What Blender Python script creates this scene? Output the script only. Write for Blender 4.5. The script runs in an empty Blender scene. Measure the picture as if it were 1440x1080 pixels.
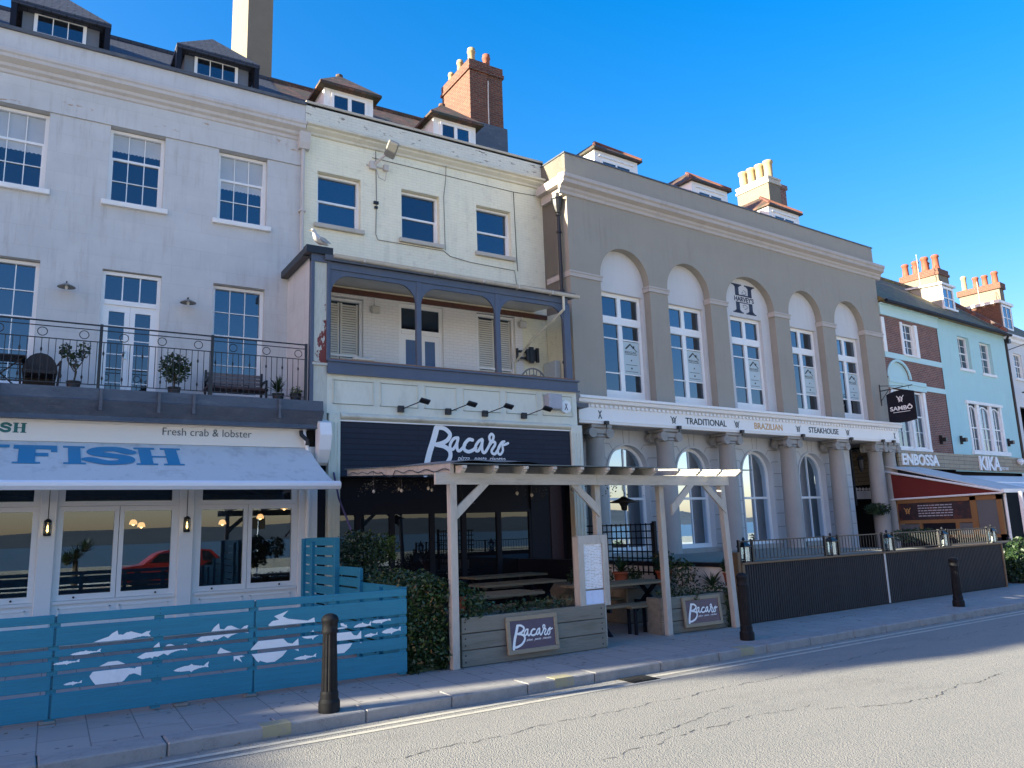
import bpy, math, random
from mathutils import Vector, Matrix, Euler
from mathutils.geometry import tessellate_polygon
R = math.radians
rnd = random.Random(7)
sc = bpy.context.scene
col = sc.collection
# ---------------------------------------------------------------- camera
cd = bpy.data.cameras.new('camera'); cam = bpy.data.objects.new('camera', cd); col.objects.link(cam)
cd.sensor_width = 36.0; cd.lens = 1093.8/1440*36; cd.clip_end = 6000; cd.clip_start = .05
yaw, pit, rol = R(31.9), R(10.53), R(-1.94)
fw = Vector((math.sin(yaw)*math.cos(pit), math.cos(yaw)*math.cos(pit), math.sin(pit)))
r0 = Vector((math.cos(yaw), -math.sin(yaw), 0)); u0 = r0.cross(fw)
rt = r0*math.cos(rol)+u0*math.sin(rol); up = -r0*math.sin(rol)+u0*math.cos(rol)
M = Matrix((rt, up, -fw)).transposed().to_4x4(); M.translation = (0, 0, 1.7)
cam.matrix_world = M; sc.camera = cam
sc.render.resolution_x = 1024; sc.render.resolution_y = 768
# ---------------------------------------------------------------- light
SUNDIR = Vector((1, -.14, -.31)).normalized()           # way the light travels
SUN_EL = math.asin(-SUNDIR.z)
w = bpy.data.worlds.new("World"); sc.world = w; w.use_nodes = True
nt = w.node_tree; bg = nt.nodes['Background']; sky = nt.nodes.new('ShaderNodeTexSky')
sky.sky_type = 'NISHITA'; sky.sun_disc = False; sky.sun_elevation = SUN_EL
sky.sun_rotation = math.atan2(-SUNDIR.x, -SUNDIR.y)        # measured from +Y, clockwise
sky.air_density = 1.0; sky.dust_density = 1.3; sky.ozone_density = 3.0; sky.altitude = 0
hs = nt.nodes.new('ShaderNodeHueSaturation'); hs.inputs['Saturation'].default_value = 1.40; hs.inputs['Hue'].default_value = .509
def vm(op, a, b):
    q_ = nt.nodes.new('ShaderNodeVectorMath'); q_.operation = op
    for s_, v_ in zip(q_.inputs, (a, b)):
        if hasattr(v_, 'is_linked'): nt.links.new(v_, s_)
        else: s_.default_value = v_
    return q_.outputs[0]
ln_ = nt.nodes.new('ShaderNodeVectorMath'); ln_.operation = 'LENGTH'; nt.links.new(sky.outputs[0], ln_.inputs[0])
soft = vm('DIVIDE', sky.outputs[0], vm('ADD', vm('MULTIPLY', ln_.outputs['Value'], (.09,.09,.09)), (1,1,1)))   # sky colour rolled off where bright: keeps the horizon from out-shining the zenith
nt.links.new(soft, hs.inputs['Color']); tn = nt.nodes.new('ShaderNodeMix'); tn.data_type = 'RGBA'; tn.blend_type = 'MULTIPLY'; tn.inputs[0].default_value = 1; tn.inputs[7].default_value = (1.38,.90,.80,1)
nt.links.new(hs.outputs[0], tn.inputs[6]); nt.links.new(tn.outputs[2], bg.inputs[0]); bg.inputs[1].default_value = .108
sd = bpy.data.lights.new('sun', 'SUN'); sd.energy = 3.7; sd.angle = R(.5); sd.color = (1, .92, .72)
so = bpy.data.objects.new('sun', sd); col.objects.link(so); so.location = (-30, 5, 30)
so.rotation_euler = SUNDIR.to_track_quat('-Z', 'Y').to_euler()
sc.view_settings.view_transform = 'Standard'; sc.view_settings.look = 'None'
sc.view_settings.exposure = 2.55; sc.view_settings.gamma = 1
# ---------------------------------------------------------------- helpers
class MB:
    def __init__(s): s.v = []; s.f = []
    def add(s, vs, fs):
        n = len(s.v); s.v += [tuple(v) for v in vs]; s.f += [tuple(i+n for i in f) for f in fs]; return s
    def box(s, x0, x1, y0, y1, z0, z1):
        return s.add([(x0,y0,z0),(x1,y0,z0),(x1,y1,z0),(x0,y1,z0),(x0,y0,z1),(x1,y0,z1),(x1,y1,z1),(x0,y1,z1)],
                     [(0,3,2,1),(4,5,6,7),(0,1,5,4),(1,2,6,5),(2,3,7,6),(3,0,4,7)])
    def bbox(s, x0, x1, y0, y1, z0, z1, b=.01):          # box with chamfered edges
        b = min(b, (x1-x0)/3, (y1-y0)/3, (z1-z0)/3)
        vs = []; idx = {}
        for i, (X, sx) in enumerate(((x0,1),(x1,-1))):
            for j, (Y, sy) in enumerate(((y0,1),(y1,-1))):
                for k, (Z, sz) in enumerate(((z0,1),(z1,-1))):
                    for a, p in enumerate(((X,Y+sy*b,Z+sz*b),(X+sx*b,Y,Z+sz*b),(X+sx*b,Y+sy*b,Z))):
                        idx[i,j,k,a] = len(vs); vs.append(p)
        I = idx; f = []
        for i in (0,1): f.append((I[i,0,0,0],I[i,1,0,0],I[i,1,1,0],I[i,0,1,0]))
        for j in (0,1): f.append((I[0,j,0,1],I[1,j,0,1],I[1,j,1,1],I[0,j,1,1]))
        for k in (0,1): f.append((I[0,0,k,2],I[1,0,k,2],I[1,1,k,2],I[0,1,k,2]))
        for i in (0,1):
            for j in (0,1): f.append((I[i,j,0,0],I[i,j,0,1],I[i,j,1,1],I[i,j,1,0]))
            for k in (0,1): f.append((I[i,0,k,0],I[i,0,k,2],I[i,1,k,2],I[i,1,k,0]))
        for j in (0,1):
            for k in (0,1): f.append((I[0,j,k,1],I[0,j,k,2],I[1,j,k,2],I[1,j,k,1]))
        for i in (0,1):
            for j in (0,1):
                for k in (0,1): f.append((I[i,j,k,0],I[i,j,k,1],I[i,j,k,2]))
        return s.add(vs, f)
    def quad(s, a, b, c, d): return s.add([a,b,c,d], [(0,1,2,3)])
    def poly(s, pts): return s.add(pts, [tuple(range(len(pts)))])
    def prism(s, pts, off, ax=None):                       # 3D polygon extruded by vector off (tessellated caps)
        n = len(pts); P = [Vector(p) for p in pts]; o = Vector(off)
        tri = tessellate_polygon([P]); vs = P+[p+o for p in P]
        f = [tuple(t) for t in tri]+[tuple(i+n for i in t) for t in tri]
        f += [(i, (i+1)%n, (i+1)%n+n, i+n) for i in range(n)]
        return s.add(vs, f)
    def ext(s, prof, x0, x1):                              # (y,z) profile extruded along x
        return s.prism([(x0,y,z) for y,z in prof], (x1-x0,0,0))
    def tube(s, pts, r, n=8, closed=False):
        P = [Vector(p) for p in pts]; m = len(P); rr = r if isinstance(r,(list,tuple)) else [r]*m
        vs = []; prev = None
        for i, p in enumerate(P):
            if closed: t = P[(i+1)%m]-P[i-1]
            else: t = P[min(i+1,m-1)]-P[max(i-1,0)]
            t.normalize()
            if prev is None:
                a = Vector((0,0,1)) if abs(t.z)<.9 else Vector((1,0,0)); a = a.cross(t).normalized()
            else: a = (prev-t*prev.dot(t)).normalized()
            prev = a; b = t.cross(a)
            for k in range(n):
                an = 2*math.pi*k/n; vs.append(p+(a*math.cos(an)+b*math.sin(an))*rr[i])
        f = []
        for i in range(m if closed else m-1):
            for k in range(n):
                f.append((i*n+k, i*n+(k+1)%n, ((i+1)%m)*n+(k+1)%n, ((i+1)%m)*n+k))
        if not closed: f += [tuple(range(n)), tuple(range((m-1)*n, m*n))]
        return s.add(vs, f)
    def lathe(s, prof, c=(0,0,0), n=16, mod=None, sx=1, sy=1):   # profile [(r,z)]
        vs = []
        for r, z in prof:
            for k in range(n):
                a = 2*math.pi*k/n; q = r*(mod(k, z) if mod else 1)
                vs.append((c[0]+q*math.cos(a)*sx, c[1]+q*math.sin(a)*sy, c[2]+z))
        m = len(prof); f = [(i*n+k, i*n+(k+1)%n, (i+1)*n+(k+1)%n, (i+1)*n+k) for i in range(m-1) for k in range(n)]
        f += [tuple(range(n)), tuple(range((m-1)*n, m*n))]
        return s.add(vs, f)
    def wall(s, x0, x1, z0, z1, y, holes=(), d=.15):       # front sheet with openings and their reveals
        xs = sorted({x0,x1,*[h[0] for h in holes],*[h[1] for h in holes]}); zs = sorted({z0,z1,*[h[2] for h in holes],*[h[3] for h in holes]})
        xs = [x for x in xs if x0<=x<=x1]; zs = [z for z in zs if z0<=z<=z1]
        for a, b in zip(xs, xs[1:]):
            for c, e in zip(zs, zs[1:]):
                mx, mz = (a+b)/2, (c+e)/2
                if any(h[0]<mx<h[1] and h[2]<mz<h[3] for h in holes): continue
                s.quad((a,y,c),(b,y,c),(b,y,e),(a,y,e))
        for h in holes:
            hx0,hx1,hz0,hz1 = h[:4]; sp = h[4] if len(h)>4 else None; top = sp if sp else hz1
            s.quad((hx0,y,hz0),(hx0,y+d,hz0),(hx0,y+d,top),(hx0,y,top)); s.quad((hx1,y,hz0),(hx1,y+d,hz0),(hx1,y+d,top),(hx1,y,top))
            s.quad((hx0,y,hz0),(hx1,y,hz0),(hx1,y+d,hz0),(hx0,y+d,hz0))
            if not sp: s.quad((hx0,y,hz1),(hx1,y,hz1),(hx1,y+d,hz1),(hx0,y+d,hz1))
            else:
                N = 24; cx = (hx0+hx1)/2; rx = (hx1-hx0)/2; rz = hz1-sp
                P = [(cx-rx*math.cos(math.pi*i/N), sp+rz*math.sin(math.pi*i/N)) for i in range(N+1)]
                for (a,b),(c,e) in zip(P, P[1:]):
                    s.quad((a,y,b),(c,y,e),(c,y,hz1),(a,y,hz1)); s.quad((a,y,b),(c,y,e),(c,y+d,e),(a,y+d,b))
        return s
    def arch_fill(s, x0, x1, sp, top, y, z0=None):         # pane filling an arched head
        N = 24; cx = (x0+x1)/2; rx = (x1-x0)/2
        P = [(cx-rx*math.cos(math.pi*i/N), y, sp+(top-sp)*math.sin(math.pi*i/N)) for i in range(N+1)]
        if z0 is not None: P = [(x0,y,z0)]+P+[(x1,y,z0)]
        return s.poly(P)
    def arch_ring(s, x0, x1, sp, top, y0, y1, w):          # moulding round an arch
        N = 24; cx = (x0+x1)/2; rx = (x1-x0)/2; rz = top-sp
        def q(k, e): a = math.pi*k/N; return (cx-(rx+e)*math.cos(a), sp+(rz+e)*math.sin(a))
        for k in range(N):
            a, b, c, d = q(k,0), q(k+1,0), q(k+1,w), q(k,w)
            s.add([(p[0],yy,p[1]) for yy in (y0,y1) for p in (a,b,c,d)], [(0,1,2,3),(4,5,6,7),(0,1,5,4),(2,3,7,6)])
        return s
    def cone_roof(s, x0,x1,y0,y1,z, ridge0, ridge1, zr, t=.05):   # hipped roof: ridge from ridge0 to ridge1 (x,y)
        a,b,c,d=(x0,y0,z),(x1,y0,z),(x1,y1,z),(x0,y1,z); p=(ridge0[0],ridge0[1],zr); q=(ridge1[0],ridge1[1],zr)
        dn=lambda v:(v[0],v[1],v[2]-t)
        s.add([a,b,p],[(0,1,2)]); s.add([b,c,q,p],[(0,1,2,3)]); s.add([d,a,p,q],[(0,1,2,3)]); s.add([c,d,q],[(0,1,2)])
        for u,v in ((a,b),(b,c),(c,d),(d,a)): s.quad(u,v,dn(v),dn(u))
        s.quad(dn(a),dn(b),dn(c),dn(d)); return s
    def xform(s, m):
        s.v = [tuple(m @ Vector(v)) for v in s.v]; return s

ROOT = {}
def thing(name, label, cat, loc=(0,0,0), rz=0, group=None):
    o = bpy.data.objects.new(name, None); col.objects.link(o); o.location = loc; o.rotation_euler = (0,0,rz)
    o.empty_display_size = .2; o['label'] = label; o['category'] = cat
    if group: o['group'] = group
    ROOT[o] = Matrix.Translation(loc) @ Matrix.Rotation(rz, 4, 'Z'); return o
def mesh_of(name, mb, mt, smooth=False, inv=None):
    me = bpy.data.meshes.new(name)
    vs = mb.v if inv is None else [tuple(inv @ Vector(v)) for v in mb.v]
    me.from_pydata(vs, [], mb.f); me.materials.append(mt); me.update()
    if smooth:
        me.polygons.foreach_set('use_smooth', [True]*len(me.polygons))
    return me
def part(parent, name, mb, mt, world=True, smooth=False, label=None, kind=None):
    rm = ROOT[parent]
    me = mesh_of(name, mb, mt, smooth, rm.inverted() if world else None)
    o = bpy.data.objects.new(name, me); col.objects.link(o); o.parent = parent; ROOT[o] = rm
    if label: o['label'] = label
    if kind: o['kind'] = kind
    return o
def solo(name, mb, mt, label=None, cat=None, group=None, kind=None, smooth=False):
    xs=[v[0] for v in mb.v]; ys=[v[1] for v in mb.v]; zs=[v[2] for v in mb.v]
    c = Vector(((min(xs)+max(xs))/2, (min(ys)+max(ys))/2, min(zs))) if kind != 'structure' else Vector((0,0,0))
    o = bpy.data.objects.new(name, mesh_of(name, mb, mt, smooth, Matrix.Translation(-c))); col.objects.link(o); o.location = c
    ROOT[o] = Matrix.Translation(c)
    if label: o['label'] = label
    if cat: o['category'] = cat
    if group: o['group'] = group
    if kind: o['kind'] = kind
    return o
def copy_tree(o, parent=None):
    c = o.copy(); col.objects.link(c)
    if parent: c.parent = parent
    for ch in o.children: copy_tree(ch, c)
    return c
def frame(org, deg): return Matrix.Translation((org[0],org[1],0)) @ Matrix.Rotation(R(deg),4,'Z')
# ---------------------------------------------------------------- materials
def _base(name):
    m = bpy.data.materials.new(name); m.use_nodes = True; n = m.node_tree; return m, n, n.nodes['Principled BSDF']
def _c(c): return (c[0], c[1], c[2], 1)
def _k(c, k): return (min(1,c[0]*k), min(1,c[1]*k), min(1,c[2]*k), 1)
def noise(n, vec, scale, detail=4, rough=.6):
    t = n.nodes.new('ShaderNodeTexNoise'); t.inputs['Scale'].default_value = scale; t.inputs['Detail'].default_value = detail
    t.inputs['Roughness'].default_value = rough; n.links.new(vec, t.inputs['Vector']); return t.outputs['Fac']
def ramp(n, fac, a, b, ca=(0,0,0,1), cb=(1,1,1,1)):
    r = n.nodes.new('ShaderNodeValToRGB'); r.color_ramp.elements[0].position = a; r.color_ramp.elements[1].position = b
    r.color_ramp.elements[0].color = ca; r.color_ramp.elements[1].color = cb; n.links.new(fac, r.inputs[0]); return r.outputs[0]
def mix(n, f, a, b, mode='MIX'):
    x = n.nodes.new('ShaderNodeMix'); x.data_type = 'RGBA'; x.blend_type = mode
    for sock, v in ((x.inputs[0], f), (x.inputs[6], a), (x.inputs[7], b)):
        if hasattr(v, 'is_linked'): n.links.new(v, sock)
        else: sock.default_value = v
    return x.outputs[2]
def math_(n, op, a, b):
    x = n.nodes.new('ShaderNodeMath'); x.operation = op
    for sock, v in zip(x.inputs, (a, b)):
        if hasattr(v, 'is_linked'): n.links.new(v, sock)
        else: sock.default_value = v
    return x.outputs[0]
def coords(n):
    t = n.nodes.new('ShaderNodeTexCoord'); return t.outputs['Object']
def wallvec(n):                                            # (x+y, z) so that courses run round corners
    c = coords(n); s = n.nodes.new('ShaderNodeSeparateXYZ'); n.links.new(c, s.inputs[0])
    u = math_(n, 'ADD', s.outputs[0], s.outputs[1]); k = n.nodes.new('ShaderNodeCombineXYZ')
    n.links.new(u, k.inputs[0]); n.links.new(s.outputs[2], k.inputs[1]); return k.outputs[0], s
def scaled(n, vec, sx, sy, sz):
    m = n.nodes.new('ShaderNodeMapping'); m.inputs['Scale'].default_value = (sx,sy,sz); n.links.new(vec, m.inputs[0]); return m.outputs[0]
def bump(n, p, h, strength, dist=.01):
    b = n.nodes.new('ShaderNodeBump'); b.inputs['Strength'].default_value = strength; b.inputs['Distance'].default_value = dist
    n.links.new(h, b.inputs['Height']); n.links.new(b.outputs[0], p.inputs['Normal'])
def mat(name, c, rough=.7, var=.12, scale=2.5, fine=30, bmp=.15, dist=.004, metal=0, stretch=(1,1,1), spec=.5, dirt=None, dirt_amt=.5, dirt_scale=1.2, streak=0):
    m, n, p = _base(name); v = scaled(n, coords(n), *stretch)
    a = noise(n, v, scale, 5); b = noise(n, v, fine, 3)
    x = mix(n, ramp(n, a, .3, .7), _k(c, 1-var), _k(c, 1+var)); x = mix(n, ramp(n, b, .35, .65), x, _k(c, 1+var*.3)); 
    if dirt: x = mix(n, math_(n, 'MULTIPLY', ramp(n, noise(n, v, dirt_scale, 6, .7), .52, .72), dirt_amt), x, _c(dirt))
    if streak:
        sv = scaled(n, coords(n), 7, 7, .55); pt = scaled(n, coords(n), .6, .6, 1.1)
        st = math_(n, 'MULTIPLY', ramp(n, noise(n, sv, 1.0, 6, .7), .5, .8), ramp(n, noise(n, pt, .8, 3), .38, .62))
        x = mix(n, math_(n, 'MULTIPLY', st, streak), x, _k(c, .45)); x = mix(n, math_(n, 'MULTIPLY', ramp(n, noise(n, pt, 1.7, 7, .7), .5, .75), streak*.5), x, _k(c, 1.25))
    n.links.new(x, p.inputs['Base Color']); p.inputs['Roughness'].default_value = rough; p.inputs['Metallic'].default_value = metal
    p.inputs['Specular IOR Level'].default_value = spec
    if bmp: bump(n, p, b, bmp, dist)
    return m
def brick(name, c1, c2, mo, bw=.225, bh=.075, ms=.01, bmp=.5, rough=.85, dirt=None, dirt_amt=.5, dth=(.55,.7), dsc=(1.2,1.2), dist=.008, offset=.5, var=.1, streak=0):
    m, n, p = _base(name); v, s = wallvec(n)
    t = n.nodes.new('ShaderNodeTexBrick'); n.links.new(v, t.inputs['Vector']); t.offset = offset
    t.inputs['Color1'].default_value = _c(c1); t.inputs['Color2'].default_value = _c(c2); t.inputs['Mortar'].default_value = _c(mo)
    t.inputs['Scale'].default_value = 1; t.inputs['Brick Width'].default_value = bw; t.inputs['Row Height'].default_value = bh
    t.inputs['Mortar Size'].default_value = ms; t.inputs['Mortar Smooth'].default_value = .3; t.inputs['Bias'].default_value = 0
    a = noise(n, v, 3, 6); x = mix(n, math_(n,'MULTIPLY', ramp(n, a, .3, .7), var*4), t.outputs['Color'], _k(c2, .75))
    if streak:
        st = math_(n,'MULTIPLY', ramp(n, noise(n, scaled(n, v, 6, .5, 1), 1.0, 6, .7), .5, .8), ramp(n, noise(n, scaled(n, v, .7, 1, 1), .8, 3), .35, .6)); x = mix(n, math_(n,'MULTIPLY', st, streak), x, _k(c2, .5))
    if dirt:
        dv = scaled(n, v, dsc[0], dsc[1], 1); x = mix(n, math_(n,'MULTIPLY', ramp(n, noise(n, dv, 3, 8, .7), *dth), dirt_amt), x, _c(dirt))
    n.links.new(x, p.inputs['Base Color']); p.inputs['Roughness'].default_value = rough
    h = math_(n, 'ADD', math_(n,'MULTIPLY', t.outputs['Fac'], -1), math_(n,'MULTIPLY', noise(n, v, 60, 3), .5)); bump(n, p, h, bmp, dist)
    return m
def emis(name, c, s):
    m, n, p = _base(name); p.inputs['Base Color'].default_value = _c(c); p.inputs['Emission Color'].default_value = _c(c); p.inputs['Emission Strength'].default_value = s; return m
def glass_dark(name, inside=(.01,.012,.016), refl=.22, wob=.02, k=1.3):    # pane seen against a dark room
    m, n, p = _base(name); p.inputs['Base Color'].default_value = _c(inside); p.inputs['Roughness'].default_value = .6; p.inputs['Specular IOR Level'].default_value = 0
    g = n.nodes.new('ShaderNodeBsdfGlossy'); g.inputs['Roughness'].default_value = .01; g.inputs['Color'].default_value = (.62,.80,.96,1)
    lw = n.nodes.new('ShaderNodeFresnel'); lw.inputs[0].default_value = 1.5
    f = math_(n, 'MINIMUM', math_(n, 'ADD', math_(n,'MULTIPLY', lw.outputs[0], k), refl-.05), 1.0)
    oi = n.nodes.new('ShaderNodeObjectInfo'); f = math_(n, 'MULTIPLY', f, math_(n, 'ADD', math_(n, 'MULTIPLY', oi.outputs['Random'], .5), .72))
    ms = n.nodes.new('ShaderNodeMixShader'); n.links.new(f, ms.inputs[0]); n.links.new(p.outputs[0], ms.inputs[1]); n.links.new(g.outputs[0], ms.inputs[2])
    b = n.nodes.new('ShaderNodeBump'); b.inputs['Strength'].default_value = wob; b.inputs['Distance'].default_value = .02
    n.links.new(noise(n, coords(n), 1.7, 2), b.inputs['Height']); n.links.new(b.outputs[0], g.inputs['Normal'])
    n.links.new(ms.outputs[0], n.nodes['Material Output'].inputs[0]); return m
def glass_clear(name, refl=.2):                            # pane one looks through
    m, n, p = _base(name); t = n.nodes.new('ShaderNodeBsdfTransparent'); t.inputs[0].default_value = (.85,.9,.9,1)
    g = n.nodes.new('ShaderNodeBsdfGlossy'); g.inputs['Roughness'].default_value = .005; g.inputs['Color'].default_value = (.62,.80,.96,1)
    lw = n.nodes.new('ShaderNodeFresnel'); lw.inputs[0].default_value = 1.5
    f = math_(n, 'MINIMUM', math_(n, 'ADD', math_(n,'MULTIPLY', lw.outputs[0], 1.3), refl-.05), 1.0)
    ms = n.nodes.new('ShaderNodeMixShader'); n.links.new(f, ms.inputs[0]); n.links.new(t.outputs[0], ms.inputs[1]); n.links.new(g.outputs[0], ms.inputs[2])
    n.links.new(ms.outputs[0], n.nodes['Material Output'].inputs[0]); return m
def leafmat(name, c, c2, var=1):
    m, n, p = _base(name); g = n.nodes.new('ShaderNodeNewGeometry')
    x = mix(n, g.outputs['Random Per Island'], _c(c), _c(c2)); n.links.new(x, p.inputs['Base Color']); p.inputs['Roughness'].default_value = .45
    p.inputs['Transmission Weight'].default_value = 0; return m
def planks(name, c, bw=1.8, bh=.145, rough=.75, gap=.006, dark=(.02,.02,.02), var=.2, grain=(1.5,26,1.5), bmp=.4, horiz=True):
    m, n, p = _base(name); v, s = wallvec(n)
    t = n.nodes.new('ShaderNodeTexBrick'); t.offset = .37; n.links.new(v, t.inputs['Vector'])
    t.inputs['Color1'].default_value = _k(c, 1-var); t.inputs['Color2'].default_value = _k(c, 1+var); t.inputs['Mortar'].default_value = _c(dark)
    t.inputs['Scale'].default_value = 1; t.inputs['Brick Width'].default_value = bw; t.inputs['Row Height'].default_value = bh; t.inputs['Mortar Size'].default_value = gap
    gv = scaled(n, coords(n), *grain); gr = noise(n, gv, 3, 6, .65); x = mix(n, math_(n,'MULTIPLY', ramp(n, gr, .35, .7), .45), t.outputs['Color'], _k(c, .55))
    n.links.new(x, p.inputs['Base Color']); p.inputs['Roughness'].default_value = rough
    bump(n, p, math_(n,'SUBTRACT', gr, t.outputs['Fac']), bmp, .006); return m

def stucco_grey():
    m, n, p = _base('grey_stucco'); v, s = wallvec(n)
    t = n.nodes.new('ShaderNodeTexBrick'); n.links.new(v, t.inputs['Vector']); t.inputs['Scale'].default_value = 1
    t.inputs['Brick Width'].default_value = 1.15; t.inputs['Row Height'].default_value = .42; t.inputs['Mortar Size'].default_value = .006; t.inputs['Mortar Smooth'].default_value = .6
    for k, c in (('Color1',(.53,.54,.53)),('Color2',(.56,.565,.555)),('Mortar',(.47,.475,.46))): t.inputs[k].default_value = _c(c)
    x = mix(n, math_(n,'MULTIPLY', ramp(n, noise(n, v, 1.1, 6, .65), .38, .72), .55), t.outputs['Color'], (.68,.685,.665,1))
    sv = scaled(n, v, 3.5, .35, 1); x = mix(n, math_(n,'MULTIPLY', ramp(n, noise(n, sv, 2.2, 6, .7), .5, .8), ramp(n, noise(n, scaled(n, v, .5, .9, 1), 1.0, 3), .35, .7)), x, (.36,.33,.31,1))
    # worn brown patches in the frieze below the cornice
    z = s.outputs[2]; band = math_(n,'MULTIPLY', ramp(n, z, 0, 1), 1)
    b1 = math_(n,'GREATER_THAN', z, 10.52); b2 = math_(n,'LESS_THAN', z, 11.05)
    pv = scaled(n, v, .55, 1.7, 1); pt = ramp(n, noise(n, pv, 2.1, 9, .66), .60, .625)
    x = mix(n, math_(n,'MULTIPLY', math_(n,'MULTIPLY', b1, b2), pt), x, (.40,.28,.18,1))
    n.links.new(x, p.inputs['Base Color']); p.inputs['Roughness'].default_value = .85
    h = math_(n,'ADD', math_(n,'MULTIPLY', t.outputs['Fac'], -1), math_(n,'MULTIPLY', noise(n, v, 18, 6), .6)); bump(n, p, h, .35, .006); return m
def cream_peel():
    m = brick('peeling_painted_brick', (.70,.70,.60),(.74,.735,.63),(.62,.62,.53), ms=.008, bmp=.45, dirt=(.16,.13,.10), dirt_amt=.95, dth=(.60,.62), dsc=(.8,2.6), dist=.006)
    return m
def peel_red():
    m, n, p = _base('peeling_pilaster_paint'); v, s = wallvec(n)
    pv = scaled(n, v, 3.5, 1.4, 1); a = noise(n, pv, 3, 8, .65)
    g = math_(n,'MULTIPLY', math_(n,'SUBTRACT', 6.9, s.outputs[2]), .22); gx = math_(n,'MULTIPLY', math_(n,'ADD', s.outputs[0], 3.72), 1.5)
    f = math_(n,'ADD', math_(n,'ADD', a, math_(n,'MULTIPLY', g, 1.0)), math_(n,'MULTIPLY', gx, .6))
    lo = math_(n,'GREATER_THAN', s.outputs[2], 5.25)
    x = mix(n, ramp(n, noise(n, scaled(n, v, 6, 1, 1), 4, 5), .35, .7), (.46,.47,.40,1), (.56,.57,.50,1))
    x = mix(n, math_(n,'MULTIPLY', ramp(n, f, .78, .80), lo), x, (.17,.035,.03,1))
    n.links.new(x, p.inputs['Base Color']); p.inputs['Roughness'].default_value = .7; bump(n, p, a, .4, .01); return m
def tiles(name, c1, c2, moss=None, bw=.2, bh=.16):
    m, n, p = _base(name); c = coords(n)
    s = n.nodes.new('ShaderNodeSeparateXYZ'); n.links.new(c, s.inputs[0]); k = n.nodes.new('ShaderNodeCombineXYZ')
    n.links.new(s.outputs[0], k.inputs[0]); n.links.new(math_(n,'ADD', s.outputs[2], math_(n,'MULTIPLY', s.outputs[1], .6)), k.inputs[1]); v = k.outputs[0]
    t = n.nodes.new('ShaderNodeTexBrick'); n.links.new(v, t.inputs['Vector']); t.inputs['Scale'].default_value = 1; t.inputs['Brick Width'].default_value = bw
    t.inputs['Row Height'].default_value = bh; t.inputs['Mortar Size'].default_value = .014
    t.inputs['Color1'].default_value = _k(c1,1.25); t.inputs['Color2'].default_value = _k(c2,.7); t.inputs['Mortar'].default_value = _k(c1, .35)
    x = t.outputs['Color']
    if moss: x = mix(n, ramp(n, noise(n, c, 2.2, 8, .7), .45, .6), x, _c(moss))
    n.links.new(x, p.inputs['Base Color']); p.inputs['Roughness'].default_value = .7
    saw = math_(n,'FRACT', math_(n,'DIVIDE', s.outputs[2], bh), 0); bump(n, p, math_(n,'SUBTRACT', math_(n,'MULTIPLY', noise(n,c,9,4), .8), saw), .7, .03); return m

m_stucco = stucco_grey()
m_trim_grey = mat('grey_trim_paint', (.56,.53,.49), .75, .08, 2, 20, .2, streak=.5, dirt=(.33,.29,.25), dirt_amt=.35)
m_white = mat('white_gloss_paint', (.86,.85,.82), .38, .03, 3, 40, .05)
m_white2 = mat('white_sill_paint', (.84,.83,.80), .55, .06, 3, 40, .12, dirt=(.5,.48,.42), dirt_amt=.3)
m_cream = brick('cream_painted_brick', (.86,.825,.63),(.89,.855,.66),(.80,.77,.59), ms=.008, bmp=.35, dist=.005, dirt=(.55,.52,.40), dirt_amt=.45, var=.05, streak=.4)
m_wbrick = brick('white_painted_brick', (.82,.80,.77),(.85,.83,.80),(.74,.73,.70), ms=.009, bmp=.5, dist=.007, var=.03)
m_peel = cream_peel(); m_pilred = peel_red()
m_creamtrim = mat('weathered_cream_trim', (.66,.63,.50), .7, .12, 3, 25, .3, dirt=(.22,.19,.14), dirt_amt=.55, stretch=(1,1,2))
m_stone = mat('stone_sill', (.50,.47,.40), .85, .12, 5, 35, .35, dirt=(.25,.22,.17), dirt_amt=.4)
m_taupe = mat('taupe_render', (.32,.295,.245), .8, .07, .9, 40, .2, streak=.35)
m_lilac = mat('pale_lilac_render', (.60,.59,.575), .8, .06, 1.0, 40, .15, streak=.3)
m_tcorn = mat('taupe_stone_cornice', (.46,.42,.38), .75, .06, 2, 30, .15, streak=.4, dirt=(.25,.2,.16), dirt_amt=.3)
m_col = mat('taupe_column_paint', (.34,.325,.295), .6, .08, 2, 40, .1, streak=.4)
m_navy = mat('slate_blue_woodwork', (.075,.10,.15), .55, .12, 3, 30, .2, dirt=(.16,.15,.13), dirt_amt=.35)
m_black = mat('black_metal', (.012,.013,.016), .42, .2, 8, 60, .2)
m_dark = mat('near_black_void', (.006,.006,.008), .9, 0, 1, 1, 0)
m_lead = mat('lead_sheet', (.075,.085,.105), .45, .3, 2, 14, .5, .012, stretch=(1,1,2.5), dirt=(.18,.19,.2), dirt_amt=.45, dirt_scale=3)
m_slate = tiles('blue_black_slate', (.035,.042,.06), (.05,.058,.078), bw=.3, bh=.16)
m_tile = tiles('red_brown_clay_tile', (.16,.075,.045), (.09,.05,.035), moss=(.05,.05,.03), bw=.18, bh=.12)
m_tileR = tiles('orange_clay_tile', (.25,.09,.045), (.16,.065,.04), moss=(.09,.06,.05), bw=.18, bh=.12)
m_mossy = tiles('mossy_roof_tile', (.26,.15,.07), (.15,.09,.05), moss=(.21,.165,.04), bw=.2, bh=.13)
m_brickR = brick('red_chimney_brick', (.21,.068,.036),(.12,.042,.027),(.17,.135,.10), ms=.014, bmp=.8, dirt=(.06,.04,.035), dirt_amt=.5, dth=(.5,.66), dsc=(2,5))
m_brickD = brick('dark_red_brick', (.27,.095,.06),(.15,.055,.045),(.30,.25,.22), ms=.013, bmp=.7, dirt=(.10,.06,.05), dirt_amt=.4)
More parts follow.
